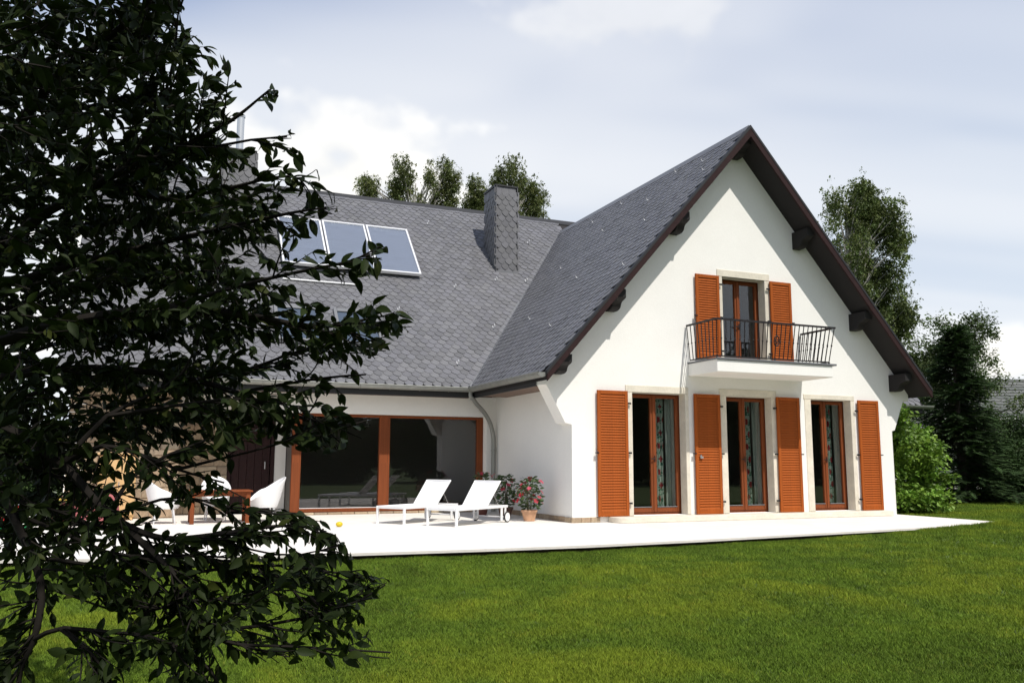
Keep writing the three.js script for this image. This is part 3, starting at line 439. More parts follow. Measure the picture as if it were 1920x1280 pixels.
// ---------- sun loungers ----------
function lounger(x, z, turn, label) {
  const g = group('sun_lounger', scene), w = 0.30, y = 0.30; g.position.set(x, 0, z); g.rotation.y = turn;
  const L = 1.50, hb = 0.92, tx = 1.31, ty = 0.715, bar = (a, b, t, s = 0.012) => { const A = V3(...a), B = V3(...b), d = B.clone().sub(A), n = d.length(); return bevelBox(t, n, t, 0.006).applyQuaternion(new THREE.Quaternion().setFromUnitVectors(V3(0, 1, 0), d.normalize())).translate((A.x + B.x) / 2, (A.y + B.y) / 2, (A.z + B.z) / 2); };
  for (const s of [-1, 1]) mesh('side_rail', bb(-0.025, L, y - 0.045, y, s * w - 0.018, s * w + 0.018, 0.008), M.white, g);
  mesh('cross_bar', [bb(-0.024, 0.012, y - 0.044, y - 0.001, -w + 0.018, w - 0.018, 0.008), bb(0.6, 0.63, y - 0.04, y - 0.01, -w + 0.018, w - 0.018, 0.006), bb(L - 0.034, L - 0.001, y - 0.044, y - 0.001, -w + 0.018, w - 0.018, 0.008)], M.white, g);
  for (const s of [-1, 1]) { mesh('leg', bb(-0.022, 0.026, 0, y - 0.045, s * w - 0.017, s * w + 0.017, 0.006), M.white, g); mesh('leg', bb(1.30, 1.34, 0.03, y - 0.045, s * w - 0.016, s * w + 0.016, 0.006), M.white, g); }
  const sheet = (pts, w2, m) => { const n = pts.length - 1, q = new THREE.PlaneGeometry(1, 1, n, 4), P = q.attributes.position; for (let i = 0; i < P.count; i++) { const k = Math.round((P.getX(i) + 0.5) * n), c = P.getY(i) * 2; P.setXYZ(i, pts[k][0], pts[k][1] - 0.012 * (1 - c * c), c * w2); } q.computeVertexNormals(); return q; };
  const slingM = M.sling.clone(); slingM.side = THREE.DoubleSide;
  mesh('seat_sling', sheet([[0, y - 0.006], [0.3, y - 0.012], [0.6, y - 0.012], [hb, y - 0.004]], w - 0.01), slingM, g);
  const br = group('backrest', g);
  mesh('frame', [bar([hb, y - 0.01, -w + 0.045], [tx, ty, -w + 0.03], 0.028), bar([hb, y - 0.01, w - 0.045], [tx, ty, w - 0.03], 0.028), bar([tx, ty, -w + 0.02], [tx, ty, w - 0.02], 0.028)], M.white, br);
  mesh('sling', sheet([[hb, y], [lerp(hb, tx, 0.33), lerp(y, ty, 0.33)], [lerp(hb, tx, 0.66), lerp(y, ty, 0.66)], [tx, ty + 0.006]], w - 0.03), slingM, br);
  for (const s of [-1, 1]) mesh('strut', bar([lerp(hb, tx, 0.55), lerp(y, ty, 0.55) - 0.02, s * (w - 0.05)], [1.30, y - 0.02, s * (w - 0.05)], 0.012), M.alu, g);
  for (const s of [-1, 1]) { const wh = group('wheel', g); wh.position.set(1.435, 0.095, s * (w + 0.042)); mesh('tyre', new THREE.TorusGeometry(0.083, 0.0125, 8, 28), M.rubber, wh); mesh('rim', [new THREE.CylinderGeometry(0.074, 0.074, 0.022, 24).rotateX(Math.PI / 2), new THREE.CylinderGeometry(0.02, 0.02, 0.034, 12).rotateX(Math.PI / 2)], M.white, wh); }
  mesh('axle', new THREE.CylinderGeometry(0.012, 0.012, 2 * w + 0.08, 10).rotateX(Math.PI / 2).translate(1.435, 0.095, 0), M.alu, g);
  for (const s of [-1, 1]) mesh('wheel_bracket', bb(1.415, 1.455, 0.085, y - 0.045, s * w - 0.012, s * w + 0.012, 0.004), M.white, g);
  return tag(g, label, 'sun lounger', 'white sun loungers on the terrace');
}
lounger(-3.04, -0.86, 0.592, 'white sun lounger closer to the wooden patio door post'); lounger(-2.39, -0.04, 0.592, 'white sun lounger nearest the potted red flowers and white side wall');

// ---------- plants in pots ----------
const leafGeo = (L, W, fold = 0.25, bend = 0.2, n = 5) => { // one leaf along +x, midrib folded, tip pointed
  const pos = [], uv = [], idx = [];
  for (let i = 0; i <= n; i++) { const t = i / n, w = W * Math.pow(Math.sin(Math.PI * Math.pow(t, 0.85)), 0.9) * (i === 0 ? 0 : 1) * 0.5, y = -bend * L * t * t; for (const s of [-1, 0, 1]) { pos.push(t * L, y + Math.abs(s) * w * fold, s * w); uv.push(t, 0.5 + s * 0.5); } }
  for (let i = 0; i < n; i++) for (let k = 0; k < 2; k++) { const a = i * 3 + k, b = a + 3; idx.push(a, a + 1, b, b, a + 1, b + 1); }
  const g = new THREE.BufferGeometry(); g.setAttribute('position', new THREE.Float32BufferAttribute(pos, 3)); g.setAttribute('uv', new THREE.Float32BufferAttribute(uv, 2)); g.setIndex(idx); g.computeVertexNormals(); return g;
};
const leafMat = (c, o = {}) => phys({ color: c, roughness: 0.5, transmission: 0.22, thickness: 0, ...o });
const potGeo = (h, rt, rb) => new THREE.LatheGeometry([[0.001, 0.0], [rb, 0], [rb * 1.02, 0.01], [lerp(rb, rt, 0.78), h * 0.78], [rt * 1.03, h * 0.8], [rt * 1.05, h], [rt * 0.94, h], [rt * 0.9, h * 0.86], [0.001, h * 0.86]].map((p) => new THREE.Vector2(...p)), 28);
function pottedFlower(x, z, o) {
  const { pot = 0.2, rt = 0.145, h = 0.56, rx = 0.19, n = 300, fl = 15, seed = 1, petal = [0.6, 0.02, 0.035], m = M.clay, y = 0 } = o, r = rng(seed), g = group('potted_flower', scene); g.position.set(x, y, z);
  mesh('pot', potGeo(pot, rt, rt * 0.68), m, g); mesh('soil', new THREE.CylinderGeometry(rt * 0.92, rt * 0.92, 0.01, 20).translate(0, pot * 0.88, 0), M.earth, g);
  const st = []; for (let i = 0; i < 9; i++) { const a = r() * 6.28, q = rx * (0.3 + 0.6 * r()); st.push(limb([V3(Math.cos(a) * 0.03, pot * 0.85, Math.sin(a) * 0.03), V3(Math.cos(a) * q * 0.4, pot + h * 0.4, Math.sin(a) * q * 0.4), V3(Math.cos(a) * q, pot + h * (0.6 + 0.35 * r()), Math.sin(a) * q)], 0.006, 0.003, 5)); }
  mesh('stems', st, leafMat([0.06, 0.06, 0.02], { transmission: 0 }), g);
  const ms = [], cs = [];
  for (let i = 0; i < n; i++) { const t = r(), a = r() * 6.28, e = rx * Math.sqrt(r()) * (0.45 + 0.75 * Math.sin(Math.PI * (0.15 + 0.8 * t))); ms.push(MX(V3(Math.cos(a) * e, pot + 0.02 + t * h, Math.sin(a) * e), QE(r() * 6.28, a * -1 + (r() - 0.5), (r() - 0.5) * 1.6, 'YXZ'), 0.7 + 0.6 * r())); const k = 0.6 + 0.8 * r(); cs.push(new THREE.Color().setRGB(k, k, k * 0.9)); }
  inst('leaves', leafGeo(0.075, 0.034), leafMat([0.045, 0.085, 0.018]), g, ms, cs);
  const fg = []; for (let i = 0; i < 5; i++) fg.push(leafGeo(0.034, 0.03, 0.2, 0.25, 3).rotateZ(0.35).rotateY(i * 1.2566)); const fgeo = merge(fg);
  const pm = [petal, [petal[0] * 0.8, petal[1] * 2.5, petal[2] * 2.6], [petal[0] * 0.6, petal[1], petal[2]]].map((c) => leafMat(c, { roughness: 0.7 }));
  for (let i = 0; i < fl; i++) { const a = r() * 6.28, t = 0.2 + 0.85 * r(), e = rx * (0.9 + 0.5 * r()); const f = mesh('flower', fgeo, pm[i % 3], g); f.position.set(Math.cos(a) * e, pot + t * h, Math.sin(a) * e); f.quaternion.setFromUnitVectors(V3(0, 1, 0), V3(Math.cos(a), 0.5 + r(), Math.sin(a)).normalize()); f.scale.setScalar(1.15 + 0.7 * r()); }
  return g;
}
tag(pottedFlower(-0.50, -0.74, { seed: 11, fl: 27 }), 'red flowers in a sunlit clay pot beside the white side wall', 'potted plant', 'potted red flowers');
tag(pottedFlower(-0.55, -1.75, { seed: 12, fl: 12, m: mat({ color: [0.14, 0.075, 0.055], roughness: 0.9 }), h: 0.6, n: 340 }), 'red flowering plant in a brown pot, in shade by the lounger wheel', 'potted plant', 'potted red flowers');
tag(pottedFlower(-0.78, -2.45, { seed: 13, fl: 8, m: mat({ color: [0.17, 0.06, 0.045], roughness: 0.9 }), h: 0.62, rx: 0.15 }), 'red flowering plant mostly hidden behind a lounger backrest by the downpipe', 'potted plant', 'potted red flowers');
tag(pottedFlower(-8.2, -2.3, { seed: 14, fl: 14, petal: [0.75, 0.16, 0.02], h: 0.3, rx: 0.2 }), 'orange flowers in a pot near the pink covered table', 'potted plant');

// ---------- dining set and odds and ends, left of the patio door ----------
function tubChair(x, z, turn, label) {
  const g = group('tub_chair', scene); g.position.set(x, 0, z); g.rotation.y = turn; // backrest towards +x
  const n = 36, m = 8, prof = (a, t, off) => { const c = Math.cos(a), back = Math.pow(clamp(c), 1.6), front = Math.pow(clamp(-c), 1.2), top = 0.56 + 0.22 * back - 0.2 * front, y = lerp(0.25, top, t), rr = lerp(0.215, 0.275 + 0.085 * back, Math.pow(t, 0.8)) - off; return [Math.cos(a) * rr, y, Math.sin(a) * rr * 0.95]; };
  const pos = [], idx = []; const rows = []; for (let k = 0; k <= m; k++) rows.push([k / m, 0]); for (let k = m; k >= 0; k--) rows.push([k / m, 0.018]);
  for (const [t, off] of rows) for (let i = 0; i <= n; i++) pos.push(...prof((i / n) * 2 * Math.PI, t, off));
  for (let j = 0; j < rows.length - 1; j++) for (let i = 0; i < n; i++) { const a = j * (n + 1) + i, b = a + n + 1; idx.push(a, b, a + 1, b, b + 1, a + 1); }
  const s = new THREE.BufferGeometry(); s.setAttribute('position', new THREE.Float32BufferAttribute(pos, 3)); s.setIndex(idx); s.computeVertexNormals(); s.setAttribute('uv', new THREE.Float32BufferAttribute(new Float32Array(pos.length / 3 * 2), 2));
  const wm = M.white.clone(); wm.side = THREE.DoubleSide; mesh('shell', s, wm, g); mesh('seat', new THREE.CylinderGeometry(0.225, 0.21, 0.05, 28).translate(0, 0.285, 0), M.white, g);
  for (const [a, b] of [[1, 1], [1, -1], [-1, 1], [-1, -1]]) mesh('leg', limb([V3(a * 0.13, 0.27, b * 0.13), V3(a * 0.17, 0, b * 0.17)], 0.014, 0.01, 8), M.alu, g);
  return tag(g, label, 'chair', 'white tub chairs at the terrace table');
}
tubChair(-4.98, -2.2, 0.1, 'white tub chair seen side-on beside the patio door, its back to the glass'); tubChair(-5.75, -2.95, 1.6, 'white tub chair behind the wooden table, seen between branches'); tubChair(-6.62, -2.25, 3.2, 'white tub chair at the table end in front of the stone wall');
{
  const g = group('dining_table', scene); g.position.set(-5.74, 0, -2.2);
  for (let i = 0; i < 6; i++) mesh('plank', bb(-0.52, 0.52, 0.53, 0.555, -0.36 + i * 0.12, -0.243 + i * 0.12, 0.004), M.frame, g);
  for (const [a, b] of [[1, 1], [1, -1], [-1, 1], [-1, -1]]) mesh('leg', bb(a * 0.45 - 0.035, a * 0.45 + 0.035, 0, 0.53, b * 0.29 - 0.035, b * 0.29 + 0.035), M.frame, g);
  mesh('apron', [bb(-0.45, 0.45, 0.46, 0.529, -0.31, -0.285), bb(-0.45, 0.45, 0.46, 0.529, 0.285, 0.31)], M.frame, g);
  tag(g, 'brown wooden dining table standing among white tub chairs', 'table');
  const pine = mat({ color: [0.66, 0.43, 0.20], roughness: 0.6, bumpMap: T.fine, bumpScale: 0.001 }), c = group('storage_cabinet', scene); c.position.set(-7.42, 0, -3.56);
  mesh('carcass', bb(-0.31, 0.31, 0.06, 1.16, -0.2, 0.17), pine, c); mesh('top', bb(-0.34, 0.34, 1.16, 1.19, -0.21, 0.21), pine, c); for (const s of [-1, 1]) { const d = mesh('door', bb(Math.min(0.005 * s, s * 0.3), Math.max(0.005 * s, s * 0.3), 0.09, 1.13, 0.172, 0.19), pine, c); mesh('handle', bb(s * 0.04 - 0.008, s * 0.04 + 0.008, 0.58, 0.68, 0.19, 0.21, 0.003), M.steel, d); }
  for (const [a, b] of [[1, 1], [1, -1], [-1, 1], [-1, -1]]) mesh('foot', bb(a * 0.27 - 0.025, a * 0.27 + 0.025, 0, 0.06, b * 0.14 - 0.02, b * 0.14 + 0.02), pine, c);
  tag(c, 'pale pine storage cabinet standing against the stone wall', 'cabinet');
  // draped pink cover over a low table
  const n = 64, pos = [], idx = [], rows = [[0.001, 0.5], [0.6, 0.515], [0.9, 0.51], [1, 0.49], [1.03, 0.42], [1.06, 0.25], [1.1, 0.08]];
  for (const [q, y] of rows) for (let i = 0; i <= n; i++) { const a = (i / n) * 2 * Math.PI, ca = Math.cos(a), sa = Math.sin(a), e = Math.pow(Math.pow(Math.abs(ca), 4) + Math.pow(Math.abs(sa), 4), -0.25), wav = y < 0.45 ? 0.03 * Math.sin(a * 14) * (0.5 - y) * 2 : 0; pos.push(ca * e * 0.42 * (q + wav), y + 0.01 * Math.sin(a * 5) * q, sa * e * 0.36 * (q + wav)); }
  for (let j = 0; j < rows.length - 1; j++) for (let i = 0; i < n; i++) { const a = j * (n + 1) + i, b = a + n + 1; idx.push(a, a + 1, b, b, a + 1, b + 1); }
  const s = new THREE.BufferGeometry(); s.setAttribute('position', new THREE.Float32BufferAttribute(pos, 3)); s.setIndex(idx); s.computeVertexNormals();
  const k = group('covered_table', scene); k.position.set(-7.78, 0, -2.55); const cm = mat({ color: [0.36, 0.105, 0.11], roughness: 0.9 }); cm.side = THREE.DoubleSide; mesh('cover', s, cm, k); for (const [a, b] of [[1, 1], [1, -1], [-1, 1], [-1, -1]]) mesh('leg', bb(a * 0.32 - 0.02, a * 0.32 + 0.02, 0, 0.48, b * 0.26 - 0.02, b * 0.26 + 0.02), M.plank, k);
  tag(k, 'low table under a dusty pink cover beside the pine cabinet', 'table');
  // child's ride-on
  const t = group('toy_tricycle', scene); t.position.set(-8.72, 0, -0.35); t.rotation.y = -0.5; const red = mat({ color: [0.6, 0.02, 0.025], roughness: 0.35 }), green = mat({ color: [0.02, 0.3, 0.1], roughness: 0.35 });
  const wheel = (x, z, r) => { const w = group('wheel', t); w.position.set(x, r, z); mesh('tyre', new THREE.TorusGeometry(r * 0.82, r * 0.18, 8, 24), M.rubber, w); mesh('rim', [new THREE.TorusGeometry(r * 0.55, r * 0.1, 6, 20), new THREE.CylinderGeometry(r * 0.2, r * 0.2, 0.04, 12).rotateX(Math.PI / 2), bx(-r * 0.6, r * 0.6, -0.01, 0.01, -0.01, 0.01), bx(-0.01, 0.01, -r * 0.6, r * 0.6, -0.01, 0.01)], green, w); };
  wheel(0.25, 0, 0.13); wheel(-0.2, 0.16, 0.09); wheel(-0.2, -0.16, 0.09);
  mesh('frame', [tube([[-0.2, 0.1, 0], [0, 0.2, 0], [0.18, 0.3, 0]], 0.025, 12, 8), tube([[0.25, 0.13, 0.03], [0.2, 0.3, 0.02], [0.16, 0.43, 0]], 0.015, 8, 8), new THREE.CylinderGeometry(0.012, 0.012, 0.34, 8).rotateX(Math.PI / 2).translate(-0.2, 0.09, 0)], red, t); mesh('seat', new THREE.SphereGeometry(0.1, 16, 10).scale(1.1, 0.35, 0.9).translate(-0.1, 0.23, 0), red, t); mesh('handlebar', tube([[0.1, 0.45, -0.17], [0.16, 0.43, 0], [0.1, 0.45, 0.17]], 0.012, 12, 8), M.steel, t);
  tag(t, 'red toy tricycle with green wheel rims at the terrace edge', 'tricycle');
  const b = mesh('toy_ball', new THREE.SphereGeometry(0.05, 20, 14).scale(1.15, 0.85, 1).translate(0, 0.043, 0), mat({ color: [0.62, 0.46, 0.01], roughness: 0.5 }), scene); b.position.set(-3.99, 0, -0.5); tag(b, 'small yellow toy ball lying on the pale terrace', 'ball');
}

// ---------- vegetation ----------
function spray(n, L, W, spread, seed, droop = 0) { // small cluster of leaves, each two folded faces
  const r = rng(seed), pos = [], nor = [];
  for (let i = 0; i < n; i++) {
    const q = QE((r() - 0.5) * 1.6, r() * 6.28, (r() - 0.5) * 1.4 - droop, 'YXZ'), o = V3((r() - 0.5) * 2, (r() - 0.5) * 1.6 - droop * r(), (r() - 0.5) * 2).multiplyScalar(spread), k = 0.75 + 0.5 * r();
    const p = [[0, 0, 0], [0.5 * L, 0.06 * L, W / 2], [L, -0.12 * L, 0], [0.5 * L, 0.06 * L, -W / 2]].map((a) => V3(...a).multiplyScalar(k).applyQuaternion(q).add(o));
    for (const t of [[0, 1, 2], [0, 2, 3]]) for (const j of t) pos.push(p[j].x, p[j].y, p[j].z);
  }
  const g = new THREE.BufferGeometry(); g.setAttribute('position', new THREE.Float32BufferAttribute(pos, 3)); g.computeVertexNormals(); g.setAttribute('uv', new THREE.Float32BufferAttribute(new Float32Array(pos.length / 3 * 2), 2)); return g;
}
const gauss = (r) => (r() + r() + r() + r() - 2) * 0.9;
function crown(parent, r, clumps, per, geo, m, { size = 1, vary = 0.35, flat = 0.75, droop = 0, base = [1, 1, 1] } = {}) {
  const ms = [], cs = [];
  for (const [x, y, z, rad, tone = 1] of clumps) for (let i = 0; i < per * rad * rad + 4; i++) {
    const p = V3(gauss(r) * rad, gauss(r) * rad * flat, gauss(r) * rad); if (droop) p.y -= droop * rad * r() * r() * 2;
    ms.push(MX(p.add(V3(x, y, z)), QE((r() - 0.5) * 1.2, r() * 6.28, (r() - 0.5) * 1.2), size * (0.7 + 0.6 * r()))); const k = tone * (1 - vary + 2 * vary * r()); cs.push(new THREE.Color().setRGB(k * base[0] * (0.9 + 0.2 * r()), k * base[1], k * base[2]));
  }
  return inst('crown', geo, m, parent, ms, cs);
}
function envelope(r, shells, n, r0, r1) { const out = []; for (let i = 0; i < n; i++) { const [cx, cy, cz, rx, ry, rz] = shells[i % shells.length], a = r() * 6.28, c = 2 * r() - 1, s = Math.sqrt(1 - c * c), q = Math.pow(r(), 0.42); out.push([cx + rx * q * s * Math.cos(a), cy + ry * q * c, cz + rz * q * s * Math.sin(a), lerp(r0, r1, r()), 0.8 + 0.4 * r()]); } return out; }
function broadTree(name, label, x, z, h, shells, o = {}) {
  const { clumps = 60, r0 = 0.35, r1 = 0.7, per = 60, trunk = 0.16, geo, m, seed = 1, droop = 0, grp, bark = M.bark, cat = 'tree', size = 1, flat = 0.75, fy } = o, r = rng(seed), g = group(name, scene), y0 = fy ?? gy(x, z); g.position.set(x, y0 - 0.02, z);
  const cl = envelope(r, shells, clumps, r0, r1), parts = [limb([V3(0, 0, 0), V3(0.06, h * 0.3, 0.03), V3(-0.05, h * 0.6, -0.04), V3(0.02, h * 0.92, 0)], trunk, trunk * 0.15, 8)];
  for (const c of cl) { const a = clamp(c[1] / h - 0.12 - 0.15 * r(), 0.08, 0.85) * h, p0 = V3(0, a, 0), p1 = V3(c[0], c[1], c[2]); parts.push(limb([p0, p0.clone().lerp(p1, 0.5).add(V3(0, 0.12 * p0.distanceTo(p1), 0)), p1], trunk * 0.22, 0.008, 4)); }
  mesh('trunk', parts, bark, g); crown(g, r, cl, per, geo, m, { droop, size, flat });
  return tag(g, label, cat, grp);
}
const birchLeaf = leafMat([0.15, 0.18, 0.06], { transmission: 0.4, specularIntensity: 0.3 }), greenLeaf = leafMat([0.17, 0.29, 0.035], { transmission: 0.4, specularIntensity: 0.4 }), darkLeaf = leafMat([0.04, 0.075, 0.02], { roughness: 0.7, transmission: 0.2, specularIntensity: 0.3 }), needle = leafMat([0.045, 0.085, 0.025], { roughness: 0.8, transmission: 0.15, specularIntensity: 0.3 }), pineN = leafMat([0.05, 0.06, 0.03], { roughness: 0.8, transmission: 0.1, specularIntensity: 0.3 });
const birchSpray = spray(12, 0.075, 0.05, 0.13, 3, 0.55), bushSpray = spray(7, 0.13, 0.085, 0.13, 4, 0.2), hedgeSpray = spray(12, 0.07, 0.04, 0.12, 5), smallSpray = spray(10, 0.08, 0.05, 0.14, 6, 0.2);
const birchBark = mat({ color: [0.40, 0.38, 0.35], roughness: 0.9, bumpMap: T.fine, bumpScale: 0.004 });
// birches rising behind the ridge
broadTree('birch_tree', 'slim birch tops above the roof ridge left of the slate chimney', 3.5, -22.5, 15.0, [[-2.1, 13.0, 0, 0.45, 1.5, 0.6], [-0.7, 13.5, 0.2, 0.5, 1.8, 0.7], [0.8, 13.3, 0, 0.75, 1.9, 0.8], [1.5, 13.9, 0, 0.45, 1.4, 0.7], [0, 10, 0, 2.3, 1.6, 1.2]], { clumps: 120, r0: 0.12, r1: 0.32, per: 480, flat: 1.5, geo: birchSpray, m: birchLeaf, droop: 0.9, seed: 31, bark: birchBark, grp: 'birches behind the house' });
broadTree('birch_tree', 'birch top above the roof ridge behind the slate chimney', 7.5, -21.2, 15.2, [[0, 13.5, 0, 1.2, 1.6, 1], [1.3, 13.0, 0, 0.6, 1.6, 0.8], [-1.5, 12.9, 0, 0.5, 1.4, 0.7], [0, 10, 0, 1.9, 1.8, 1.3]], { clumps: 120, r0: 0.12, r1: 0.34, per: 480, flat: 1.5, geo: birchSpray, m: birchLeaf, droop: 0.8, seed: 32, bark: birchBark, grp: 'birches behind the house' });
broadTree('birch_tree', 'tall birch with drooping twigs standing behind the right roof edge', 15.4, -8.9, 11.2, [[-0.4, 8.2, 0, 1.7, 2.4, 1.6], [1.3, 8.9, 0.3, 0.9, 2.0, 1.0], [1.5, 6.4, 0, 0.9, 1.8, 1], [0, 6, 0, 2.0, 1.6, 1.6], [0.9, 10.4, 0, 0.4, 0.8, 0.4]], { clumps: 190, r0: 0.2, r1: 0.36, per: 420, flat: 1.4, trunk: 0.2, geo: birchSpray, m: leafMat([0.13, 0.17, 0.05], { transmission: 0.4, specularIntensity: 0.3 }), droop: 0.9, seed: 33, bark: birchBark, grp: 'birches behind the house' });
broadTree('leafy_tree', 'feathery green tree between the tall birch and the dark spruce', 16.6, -5.6, 6.1, [[0, 4.6, 0, 1.2, 1.3, 1.2], [-1.4, 4.2, 0, 1.1, 1.4, 1], [0, 2.8, 0, 1.9, 1.5, 1.4]], { clumps: 76, r0: 0.25, r1: 0.45, per: 240, geo: smallSpray, m: leafMat([0.09, 0.13, 0.04], { transmission: 0.4, specularIntensity: 0.3 }), droop: 0.4, seed: 34 });
broadTree('garden_bush', 'bright green bush at the right corner of the white wall', 8.55, -0.75, 2.2, [[0.0, 0.85, 0, 0.85, 0.75, 0.8], [-0.3, 1.6, 0, 0.6, 0.65, 0.6], [0.45, 1.2, 0.2, 0.6, 0.7, 0.6], [0.1, 0.35, 0.35, 0.85, 0.3, 0.6]], { clumps: 88, r0: 0.16, r1: 0.3, per: 560, trunk: 0.05, geo: bushSpray, m: greenLeaf, seed: 35, cat: 'bush', size: 0.62 });
// conifers
function conifer(name, label, x, z, h, rad, m, seed, o = {}) {
  const r = rng(seed), g = group(name, scene); g.position.set(x, gy(x, z) - 0.02, z); mesh('trunk', limb([V3(0, 0, 0), V3(0, h * 0.5, 0), V3(0, h, 0)], 0.14, 0.015, 7), M.bark, g);
  const fr = []; for (let i = 0; i < 26; i++) { const t = i / 26, s = i % 2 ? 1 : -1, a = V3(t * 0.34, 0, 0), l = 0.13 * (1 - t * 0.6), b = V3(a.x + l * 0.7, -0.02 + 0.03 * r(), s * l * 0.7), w = V3(0.016, 0.006, 0); fr.push(a.x - w.x, a.y, a.z, a.x + w.x, a.y + w.y, a.z, b.x, b.y, b.z); } for (let i = 0; i < 8; i++) { const x0 = i * 0.042; fr.push(x0, 0, -0.012, x0, 0, 0.012, x0 + 0.07, 0.06 * (r() - 0.3), 0); }
  const fg = new THREE.BufferGeometry(); fg.setAttribute('position', new THREE.Float32BufferAttribute(fr, 3)); fg.computeVertexNormals(); fg.setAttribute('uv', new THREE.Float32BufferAttribute(new Float32Array(fr.length / 3 * 2), 2));
  const ms = [], cs = [], br = [];
  for (let y = 0.25; y < h - 0.05; y += lerp(0.2, 0.1, y / h)) { const L = rad * Math.pow(1 - y / h, 0.8) + 0.08, nb = Math.round(5 + 5 * (1 - y / h)); for (let k = 0; k < nb; k++) { const a = r() * 6.28, q = L * (0.7 + 0.45 * r()), dir = V3(Math.cos(a), 0, Math.sin(a)), sag = (o.up ?? -0.18); br.push(limb([V3(0, y, 0), dir.clone().multiplyScalar(q * 0.6).add(V3(0, y + sag * q * 0.6, 0)), dir.clone().multiplyScalar(q).add(V3(0, y + sag * q * 0.7, 0))], 0.018, 0.004, 4)); for (let t = 0.18; t < 1.02; t += 0.14 / Math.max(0.5, q)) for (let e = 0; e < 4; e++) { const p = dir.clone().multiplyScalar(q * t).add(V3((r() - 0.5) * 0.22, y + sag * q * t * 0.8 + (r() - 0.5) * 0.16, (r() - 0.5) * 0.22)); ms.push(MX(p, QE(0, -a + (r() - 0.5) * 1.5, (r() - 0.7) * 0.7, 'YXZ'), 0.75 + 0.5 * r())); const c = 0.6 + 0.8 * r(); cs.push(new THREE.Color().setRGB(c, c, c)); } } }
  mesh('branches', br, M.bark, g); inst('crown', fg, m, g, ms, cs); return tag(g, label, 'tree');
}
conifer('spruce_tree', 'dark spruce behind the bright bush at the house corner', 14.0, -3.7, 5.0, 1.4, needle, 41);
conifer('pine_tree', 'dark pine at the right edge of the lawn', 19.55, -2.9, 4.2, 1.25, pineN, 42, { up: 0.25 });
[[15.9, -3.7, 2.0, 'dark hedge shrub beside the spruce foot'], [18.0, -4.9, 2.6, 'dark round hedge shrub under the neighbouring tiled roof'], [20.6, -5.6, 2.9, 'dark hedge shrub behind the pine'], [16.8, -4.6, 2.7, 'tall dark hedge shrub between the spruce and the neighbouring roof'], [-9.75, -7.5, 3.4, 'dark shrub beyond the left end of the house behind the toy tricycle'], [-11.2, -12.0, 4.2, 'dark shrub at the far left edge of the garden']].forEach(([x, z, h, lab], i) =>
  broadTree('hedge_shrub', lab, x, z, h, [[0, h * 0.5, 0, 1.15, h * 0.48, 1.0], [0.2, h * 0.25, 0.2, 1.2, h * 0.25, 1.0]], { clumps: 76, r0: 0.22, r1: 0.36, per: 330, trunk: 0.06, geo: hedgeSpray, m: darkLeaf, seed: 50 + i, cat: 'shrub', grp: 'dark hedge shrubs' }));
// trees across the garden behind the camera, mirrored in the glass
[[24, 41, 11, 'tall dark tree across the garden mirrored in the window under the balcony'], [33, 40, 10.5, 'dark tree across the garden mirrored in the gable windows'], [42, 37, 11, 'dark tree far along the garden side, mirrored in the gable windows'], [51, 33, 10, 'dark tree at the far garden corner on the sunny side'], [-22, 40, 9, 'broad tree across the garden, mirrored in the patio glass'], [-10, 44, 10, 'tall tree across the garden opposite the patio door'], [3, 43, 9.5, 'leafy tree across the garden opposite the gable'], [16, 42, 9, 'round tree across the garden beyond the lawn corner']].forEach(([x, z, h, lab], i) =>
  broadTree('garden_tree', lab, x, z, h, [[0, h * 0.6, 0, 5, h * 0.36, 3], [2, h * 0.3, 0, 5, h * 0.28, 3], [-3, h * 0.35, 0, 4, h * 0.3, 3]], { clumps: 110, r0: 0.8, r1: 1.5, per: 42, trunk: 0.3, geo: spray(12, 0.3, 0.2, 0.5, 70 + i), m: darkLeaf, seed: 60 + i, grp: 'trees across the garden' }));

